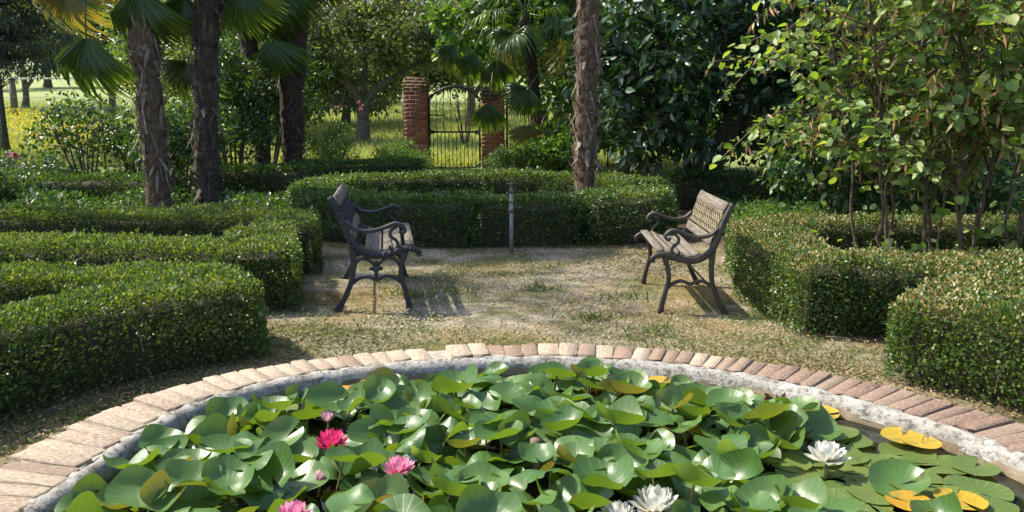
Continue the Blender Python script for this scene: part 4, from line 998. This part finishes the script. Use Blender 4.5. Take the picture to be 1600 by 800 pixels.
# ------------------------------------------------------------------ water lilies
def pad_mesh(name, mat, cup=0., fold=0., wave=0., curl=0., nseg=26, rings=4, stem=True, notch=9):
    V = [(0, 0, 0)]; A = np.radians(np.linspace(notch, 360 - notch, nseg)); ph = rng.uniform(0, 6.28); ph2 = rng.uniform(0, 6.28); k1 = rng.choice([2, 3])
    for r in range(1, rings + 1):
        f = r / rings
        for q in A:
            rr = f * (1 + .03 * math.sin(3 * q + ph)) * (1 - .06 * math.cos(q))
            x, y = rr * math.cos(q), rr * math.sin(q)
            z = cup * f * f + fold * (abs(y) ** 1.4) * (.6 + .4 * f) + wave * f ** 2.2 * math.sin(k1 * q + ph) + .35 * wave * f ** 3 * math.sin(5 * q + ph2) + curl * max(0, f - .62) ** 1.5 * (1 + .5 * math.sin(2 * q + ph2)) * 3
            s = 1 - .28 * min(.8, abs(fold) + abs(curl)) * f * (abs(y) if fold else 1) * .9
            V.append((x, y * s, z))
    F = [(0, 1 + j, 2 + j) for j in range(nseg - 1)]
    for r in range(rings - 1):
        for j in range(nseg - 1): a_ = 1 + r * nseg + j; F.append((a_, a_ + nseg, a_ + nseg + 1, a_ + 1))
    mb = MB(); mb.add(V, F)
    if stem: mb.add(*tube([(0, 0, -.02), (.05, .03, -.8), (.2, .1, -2.2)], .05, 5, False), m=1)
    return mb.mesh(name, [mat, M['pad_stem']], True)
def padset(mat, flat=False):
    if flat: return [pad_mesh('lily_pad', mat, cup=rng.uniform(-.02, .05), wave=rng.uniform(.02, .06), curl=rng.uniform(0, .12), stem=False) for _ in range(5)]
    o = []
    for _ in range(16): o.append(pad_mesh('lily_pad', mat, cup=rng.uniform(.03, .30), fold=rng.choice([rng.uniform(.15, .5), rng.uniform(-.3, 0), rng.uniform(0, .3)]), wave=rng.uniform(.08, .24), curl=rng.uniform(-.25, .35)))
    return o
PG, PF, PY, PR = padset(M['pad']), padset(M['pad_float'], True), padset(M['pad_yellow'], True), [pad_mesh('lily_pad', M['pad_red'], .3, .6, .2, .3) for _ in range(2)]
lily_a = thing('water_lily_plant', 'crowded glossy water lily leaves filling the left half of the pond', 'water lily', (PC[0], PC[1], WATER))
lily_b = thing('water_lily_plant', 'water lily leaves filling the right half of the pond, some floating and yellowed', 'water lily', (PC[0], PC[1], WATER))
flowers = [(518, 688, 'deep', 'open deep magenta water lily flower, the darkest pink one', .075, .20), (623, 728, 'pink', 'open pink water lily flower with pale petal tips in the middle of the leaves', .062, .22),
           (512, 648, 'pale_p', 'pale pink half open water lily flower just behind the magenta one', .048, .20), (500, 742, 'bud', 'pale pink water lily bud below the magenta flower', .045, .18),
           (458, 800, 'pink', 'pink water lily flower at the bottom edge of the picture', .060, .21), (1293, 708, 'white', 'white water lily flower on the right, by the open water', .078, .20),
           (1026, 786, 'white', 'large open white water lily flower at the bottom edge', .088, .19), (966, 802, 'white', 'white water lily flower half cut off, left of the large one', .066, .18)]
FLP = [on(x, y, .24) for x, y, *_ in flowers]
def inpond(p, marg): d = p - PC; a_ = math.atan2(d[1], d[0]); a_ = a_ if a_ > -math.pi / 3 else a_ + 2 * math.pi; return np.hypot(*d) < rout(a_) - wbr(a_) - .068 - marg
k = 0; HAND = []
for (x, y, r, ms) in [(1285, 648, .10, PY), (1422, 688, .088, PY), (1438, 701, .075, PY), (1415, 712, .105, PF), (1470, 730, .10, PF), (1530, 733, .085, PF), (1440, 762, .12, PF), (1530, 772, .11, PF), (1190, 627, .085, PF), (1240, 668, .09, PF), (1300, 678, .10, PF), (1330, 690, .08, PF), (1340, 730, .09, PF), (1500, 792, .085, PY), (1420, 797, .08, PY), (575, 598, .07, PY), (540, 618, .08, PY), (560, 606, .085, PF), (610, 612, .08, PF), (1035, 601, .085, PY), (1075, 600, .08, PF), (1370, 775, .1, PF)]:
    q = on(x, y, WATER + .008); k += 1; 
    for _ in range(40):
        if inpond(q[:2], r * .72): break
        q[:2] = PC + (q[:2] - PC) * .985
    HAND.append((q[0], q[1], r, ms is PY)); obj('leaf', random.choice(ms), lily_b if q[0] > .18 else lily_a, (q[0] - PC[0], q[1] - PC[1], .012 + .004 * (k % 4) + (.012 if ms is PY else 0)), (rng.normal(0, .02), rng.normal(0, .02), rng.uniform(0, 6.28)), (r, r, r))

pads = []
def open_water(px, py):                                               # gaps of open water along the right rim and behind on the left
    a_ = math.degrees(math.atan2(py - PC[1], px - PC[0])); r = math.hypot(px - PC[0], py - PC[1])
    ri = float(rout(math.radians(a_ if a_ > -60 else a_ + 360)) - wbr(math.radians(a_ if a_ > -60 else a_ + 360))) - .068
    g = np.interp(a_, [-60, -5, 15, 30, 42, 55, 70, 90, 104, 108, 120, 126, 150, 180], [.15, .18, .28, .36, .36, .26, .20, .15, .18, .28, .24, .14, .10, .08])
    return r > ri - g
tries = 0; grid = []
while tries < 40000 and len(pads) < 570:
    tries += 1
    p = np.array([rng.uniform(-1.75, 1.9), rng.uniform(1.75, 4.1)])
    if not inpond(p, .05) or open_water(*p): continue
    r = rng.uniform(.064, .108)
    if any((p[0] - q[0]) ** 2 + (p[1] - q[1]) ** 2 < (.079) ** 2 for q in grid): continue
    if any((p[0] - f[0]) ** 2 + (p[1] - f[1] + .05) ** 2 < .10 ** 2 for f in FLP): continue
    if any((p[0] - q[0]) ** 2 + (p[1] - q[1] + (.05 if q[3] else 0)) ** 2 < (q[2] * (1.25 if q[3] else .8)) ** 2 for q in HAND): continue
    grid.append((p[0], p[1])); pads.append((p, r))
for p, r in pads:
    root = lily_a if p[0] < .18 else lily_b
    hgt = rng.uniform(.025, .135); a_ = math.degrees(math.atan2(p[1] - PC[1], p[0] - PC[0])); ed = math.hypot(*(p - PC))
    nearf = any((p[0] - f[0]) ** 2 + (p[1] - f[1] + .10) ** 2 < .16 ** 2 for f in FLP)
    if ed > 1.45: hgt = rng.uniform(.015, .07)
    if nearf: hgt = rng.uniform(.015, .05)
    right = a_ < 38 and ed > .85
    if right or ed > 1.62 and rng.random() < .35: me = random.choice(PF if rng.random() < .8 else PG); hgt = rng.uniform(.004, .02) if me in PF else .03
    else: me = random.choice(PR if rng.random() < .012 else PG)
    tilt = .0 if me in PF else .23; r = r * .6 if me in PR else r
    yaw = rng.uniform(0, 6.283)
    obj('leaf', me, root, (p[0] - PC[0], p[1] - PC[1], hgt + .004), (rng.normal(.10 if tilt else 0, tilt), rng.normal(0, tilt), yaw), (r, r, r))
# flowers
def petal_mesh(mat):
    T = []; F = []
    for i, (y, w, z) in enumerate(((0, .10, 0), (.25, .24, -.06), (.55, .30, -.02), (.82, .18, .10), (1, .01, .22))):
        T += [(-w, y, z + w * .45), (0, y, z - .02), (w, y, z + w * .45)]
    for i in range(4):
        for j in range(2): F.append((i * 3 + j, i * 3 + j + 1, i * 3 + j + 4, i * 3 + j + 3))
    return mesh_np('petal', np.array(T, float), F, mat, True)
PET = {'deep': petal_mesh(M['petal_deep']), 'pink': petal_mesh(M['petal_pink']), 'pale_p': petal_mesh(M['petal_pale']), 'bud': petal_mesh(M['petal_pale']), 'white': petal_mesh(M['petal_white'])}
for (x, y, kind, lb, R_, z) in flowers:
    z += .03; c = on(x, y + 4, z); root = thing('water_lily_flower', lb, 'flower', (c[0], c[1], z - .02), rng.uniform(0, 6), 'water lily flowers')
    opn = {'bud': [(80, 5), (84, 4)], 'pale_p': [(52, 7), (68, 6), (80, 5)], 'deep': [(18, 7), (40, 7), (58, 6), (74, 6)], 'pink': [(22, 8), (42, 8), (60, 7), (76, 5)], 'white': [(10, 9), (30, 9), (48, 8), (64, 7)]}[kind]
    for w, (el, n) in enumerate(opn):
        for q in range(n):
            a_ = 6.283 * (q + .5 * (w % 2)) / n + rng.normal(0, .06); e = math.radians(el) + rng.normal(0, .06); d = (math.cos(a_) * math.cos(e), math.sin(a_) * math.cos(e), math.sin(e))
            up = (-math.cos(a_) * math.sin(e), -math.sin(a_) * math.sin(e), math.cos(e))
            obj('petal', PET[kind], root, (math.cos(a_) * .008, math.sin(a_) * .008, .004 * w), aim(d, up), (R_ * .9, R_ * (1 - .08 * w), R_ * .9))
    if kind in ('pink', 'white', 'deep'):
        mb = MB()
        for q in range(16): a_ = 6.283 * q / 16; mb.add(*tube([(0, 0, .01), (.008 * math.cos(a_), .008 * math.sin(a_), .02), (.014 * math.cos(a_), .014 * math.sin(a_), .033)], .0022, 4))
        obj('stamens', mb.mesh('stamens', M['stamen']), root)
    obj('stem', mesh_np('stem', *tube([(0, 0, .005), (.004, .01, -.06), (.02, .03, -(z - .02) + WATER - .05)], .006, 6), M['pad_stem'], True), root)

# small separate bits on the pond
c = on(845, 577, WATER); c[2] = .16
dl = MB(); 
for s in (-1, 1): dl.add(*scatter(np.array([(0, 0, 0), (-.4, .4, .25), (-.1, 1, .1), (.45, .5, .3), (.05, .5, -.05)]), np.array([(0, 4, 1), (1, 4, 2), (2, 4, 3), (3, 4, 0)]), np.array([[s * .025, 0, 0]]), np.array([[s * .8, -.1, .5]]), np.array([[0, -.6, .5]]), np.array([.085]), np.array([.09])))
o = obj('dry_leaf', dl.mesh('dry_leaf', M['dead']), None, (c[0], c[1] - .03, c[2])); tag(o, 'curled rust-brown dead leaf against the far pond wall', 'leaf')
c = on(1214, 634, WATER); dl = MB()
dl.add(*scatter(T_OV, F_OV, np.zeros((9, 3)) + rng.normal(0, .012, (9, 3)), nrm(rnd_dir(9) + [0, 0, .6]), rnd_dir(9), np.full(9, .06), np.full(9, .026)))
o = obj('withered_flower', dl.mesh('withered_flower', plain('dark_red_petal', [(.3, (.10, .02, .02)), (.7, (.2, .05, .04))], 20, .6)), None, (c[0], c[1], WATER + .01)); tag(o, 'withered dark red flower lying on the open water at the right', 'flower')
c = on(835, 738, WATER + .02)
o = obj('pump_hose', mesh_np('pump_hose', *tube([(0, 0, -.1), (0, 0, -.02), (0, 0, -.019), (0, 0, .03), (0, 0, .031), (.002, 0, .07), (.002, 0, .071), (.003, 0, .12)], [.017, .017, .021, .021, .017, .017, .021, .019], 10), M['twig'], True), None, (c[0], c[1], WATER + .03)); tag(o, 'stub of ribbed pipe standing up between the lily leaves', 'pipe')

# ------------------------------------------------------------------ ground litter, gravel, tufts, meadow
ARMS = []
def plaza(n, ymin=3.2, ymax=9.3, xm=3.4):
    P = np.stack([rng.uniform(-xm, xm, n), rng.uniform(ymin, ymax, n)], -1)
    d = P - PC; a_ = np.arctan2(d[:, 1], d[:, 0]); a_ = np.where(a_ < -math.pi / 3, a_ + 2 * math.pi, a_)
    return P[np.hypot(d[:, 0], d[:, 1]) > rout(a_) + .01]
def lay(name, label, P, leaf, wr, mat, zr=.014, flatn=1.6):
    n = len(P); Q = np.concatenate([P, (zg(P[:, 1]) + rng.uniform(.0, zr, n))[:, None]], -1)
    D = rnd_dir(n); D[:, 2] *= .25; N = nrm(rnd_dir(n) * .6 + np.array([0, 0, flatn * .6])); L = leaf * rng.uniform(.6, 1.4, n)
    o = obj(name, mesh_np(name, *scatter(T_BOX, F_BOX, Q, D, N, L, L * wr), M[mat])); o['kind'] = 'stuff'; o['label'] = label; o['category'] = 'ground litter'
P = plaza(60000); w = np.clip(.25 + .9 * (vn(P[:, 0] * 1.6 + 9, P[:, 1] * 1.6, 31) - .35) + .35 * (P[:, 0] > .2) * (P[:, 1] < 5.6), .04, 1); P = P[rng.random(len(P)) < w]
lay('leaf_litter', 'dry tan leaf litter strewn over the path', P, .024, .45, 'litter')
P = plaza(40000); w = np.exp(-(((P[:, 0] + 1.15) / .55) ** 2 + ((P[:, 1] - 5.15) / .33) ** 2)) + np.exp(-(((P[:, 0] - 1.5) / .5) ** 2 + ((P[:, 1] - 8.0) / .55) ** 2)); P = P[rng.random(len(P)) < w]
lay('hedge_clippings', 'drying hedge clippings heaped beside the benches', P, .034, .42, 'clip', .05, .8)
# pebbles
P = plaza(26000, 5.2, 9.0, 1.9); P = P[rng.random(len(P)) < np.clip(np.exp(-((P[:, 0] - .1) / 1.1) ** 2) * (vn(P[:, 0] * 1.4, P[:, 1] * 1.4, 5) * 1.4 - .2), 0, 1)]
TO = np.array([(-.5, 0, 0), (0, -.5, 0), (.5, 0, 0), (0, .5, 0), (.05, 0, .5)]); FO = np.array([(0, 1, 4), (1, 2, 4), (2, 3, 4), (3, 0, 4)])
n = len(P); L = rng.uniform(.008, .024, n); Q = np.concatenate([P, (zg(P[:, 1]) - .004)[:, None]], -1); D = rnd_dir(n); D[:, 2] = 0
peb = obj('gravel', mesh_np('gravel', *scatter(TO, FO, Q, D, np.tile([0, 0, 1.0], (n, 1)), L, L * .8), leaf_mat('pebble', [(0, (.13, .11, .08)), (.5, (.25, .22, .17)), (1, (.38, .34, .28))], .9, 0.0))); peb['kind'] = 'stuff'; peb['label'] = 'pale gravel scattered on the middle of the path'; peb['category'] = 'gravel'
def blades(name, label, P, h, w, mat, lean=.5, cat='grass'):
    n = len(P); Q = np.concatenate([P, (zg(P[:, 1]) - .01)[:, None]], -1)
    D = nrm(np.concatenate([rng.normal(0, lean, (n, 2)), np.ones((n, 1))], -1)); N = rnd_dir(n); L = h * rng.uniform(.5, 1.3, n)
    o = obj(name, mesh_np(name, *scatter(T_BL, F_BL, Q, D, N, L, np.broadcast_to(w, n) * rng.uniform(.7, 1.3, n), L * .25), M[mat])); o['kind'] = 'stuff'; o['label'] = label; o['category'] = cat
P = plaza(170000); g = vn(P[:, 0] * 1.1 + 3, P[:, 1] * 1.4, 41) * .6 + vn(P[:, 0] * 3.5, P[:, 1] * 3.5, 42) * .4
g = g + .16 * np.exp(-(((P[:, 0] + .35) / .6) ** 2 + ((P[:, 1] - 5.45) / .3) ** 2)); P = P[rng.random(len(P)) < np.clip((g - .50) * 3.2, 0.02, .8)]
blades('grass_tufts', 'short green grass tufts on the dry path', P, .035, .005, 'grass', 1.0)
P = plaza(110000); g = vn(P[:, 0] * 1.3 + 13, P[:, 1] * 1.3, 45); P = P[rng.random(len(P)) < np.clip((g - .4) * 1.4, 0.02, .5)]
blades('dry_grass', 'short straw coloured grass on the path', P, .03, .004, 'grass_dry', 1.4)
for (tx, ty) in ((640, 462), (715, 455), (850, 452), (1178, 440), (930, 498), (1010, 520), (975, 465)):   # bigger weeds
    c = on(tx, ty); n = 60; P = c[:2] + rng.normal(0, .07, (n, 2)) * [1.5, 1]
    blades('weed_tuft', 'broad bladed weed tufts on the gravel', P, .10, .011, 'grass', .8)
# shaded lawn and meadow
n = 26000; P = np.stack([rng.uniform(-13, 9, n), rng.uniform(12.8, 20, n)], -1)
blades('shaded_lawn', 'green grass under the palms before the gate', P, .12, .012, 'grass', .5)
n = 60000; Y = 20.4 + 32 * rng.random(n) ** 1.5; P = np.stack([rng.uniform(-1, .35, n) * Y * .72, Y], -1)
blades('meadow_grass', 'sunlit meadow grass beyond the fence', P, .28, .028, 'meadow', .35)
n = 5200; Y = rng.uniform(24, 38, n); P = np.stack([-Y * rng.uniform(.50, .74, n), Y], -1); P = P[rng.random(len(P)) < np.clip((vn(P[:, 0] * .5, P[:, 1] * .5, 51) - .25) * 2, 0, 1)]
n = len(P); Q = np.concatenate([P, (zg(P[:, 1]) + rng.uniform(.15, .55, n))[:, None]], -1)
o = obj('yellow_wildflowers', mesh_np('yellow_wildflowers', *scatter(T_BOX, F_BOX, Q, rnd_dir(n), rnd_dir(n), np.full(n, .085), np.full(n, .085)), M['yellow'])); o['kind'] = 'stuff'; o['label'] = 'yellow wildflowers in the meadow at the far left'; o['category'] = 'wildflowers'
# perennial ground cover on the left, between the hedge and the palms
n = 17000; P = np.stack([rng.uniform(-11, -2.9, n), rng.uniform(9.0, 13.2, n)], -1); hgt = .05 + .42 * vn(P[:, 0] * 1.3, P[:, 1] * 1.3, 61) ** 1.5
Q = np.concatenate([P, (zg(P[:, 1]) + hgt * rng.uniform(.5, 1, n))[:, None]], -1); L = rng.uniform(.05, .11, n)
o = obj('ground_cover', mesh_np('ground_cover', *scatter(T_OV, F_OV, Q, nrm(rnd_dir(n) + [0, 0, .2]), nrm(rnd_dir(n) * .8 + [0, 0, .7]), L, L * .55), M['under'])); o['kind'] = 'stuff'; o['label'] = 'low leafy ground cover round the left palms'; o['category'] = 'ground cover'
n = 12000; P = np.stack([rng.uniform(2.9, 9, n), rng.uniform(8.2, 13.5, n)], -1); Q = np.concatenate([P, (zg(P[:, 1]) + .05 + .25 * rng.random(n) * vn(P[:, 0] * 1.3, P[:, 1] * 1.3, 63))[:, None]], -1); L = rng.uniform(.05, .11, n)
o = obj('ground_cover', mesh_np('ground_cover', *scatter(T_OV, F_OV, Q, nrm(rnd_dir(n) + [0, 0, .2]), nrm(rnd_dir(n) * .8 + [0, 0, .7]), L, L * .5), M['under'])); o['kind'] = 'stuff'; o['label'] = 'low shaded ground cover behind the right hedge'; o['category'] = 'ground cover'
P = np.array(gb(205, 11.6))[:2] + rng.normal(0, .16, (130, 2)) * [1.6, .8]; blades('iris_clump', 'clump of upright strap leaves left of the palm pair', P, .38, .022, 'bright', .3)
# soil weeds along the left rim
n = 2600; q = np.radians(rng.uniform(128, 190, n)); r = rng.uniform(2.2, 3.05, n); P = np.stack([PC[0] + r * np.cos(q), PC[1] + r * np.sin(q)], -1); P = P[rng.random(n) < np.clip((vn(P[:, 0] * 4, P[:, 1] * 4, 71) - .35) * 2.2, .03, 1)]
blades('rim_weeds', 'sparse weeds on the shaded soil between pond and left hedge', P, .05, .008, 'grass', .9)

tree('leafy_tree', 'unseen tree added past the left edge, its crown shading the path', (-6.6, 8.9, 0), [([(0, 0, 0), (.1, 0, 2.0), (.7, -.1, 3.6), (1.6, -.3, 5.0)], .16, .06), ([(.1, 0, 2.2), (.4, .6, 3.6), (1.0, 1.2, 4.8)], .1, .04)],  # added out of view so that its crown throws dappled shade on the path
     [((1.9, -.4, 5.2), (1.9, 1.3, .9)), ((1.0, .9, 5.0), (1.5, 1.2, .8)), ((2.6, -1.6, 5.3), (1.0, .8, .6))], 42, .40, 1250, .13, 'wood_leaf', 'bark', .6, group='trees beyond the garden', limb=.025)

n = 5200; q = np.radians(rng.uniform(12, 176, n)); r = rout(q) + np.abs(rng.normal(0, .05, n)) + .005; P = np.stack([PC[0] + r * np.cos(q), PC[1] + r * np.sin(q)], -1); P = P[rng.random(n) < np.clip((vn(P[:, 0] * 5, P[:, 1] * 5, 73) - .3) * 1.6, .05, 1)]
blades('edge_grass', 'grass growing along the outer foot of the pond rim', P, .06, .006, 'grass_dry', .8)
n = 9000; q = np.radians(rng.uniform(15, 180, n)); r = rng.uniform(2.62, 3.1, n); P = np.stack([PC[0] + r * np.cos(q), PC[1] + r * np.sin(q)], -1); P = P[(np.abs(P[:, 0]) > 1.3)]
lay('leaf_debris', 'fallen box leaves along the foot of the hedges', P, .022, .5, 'litter')
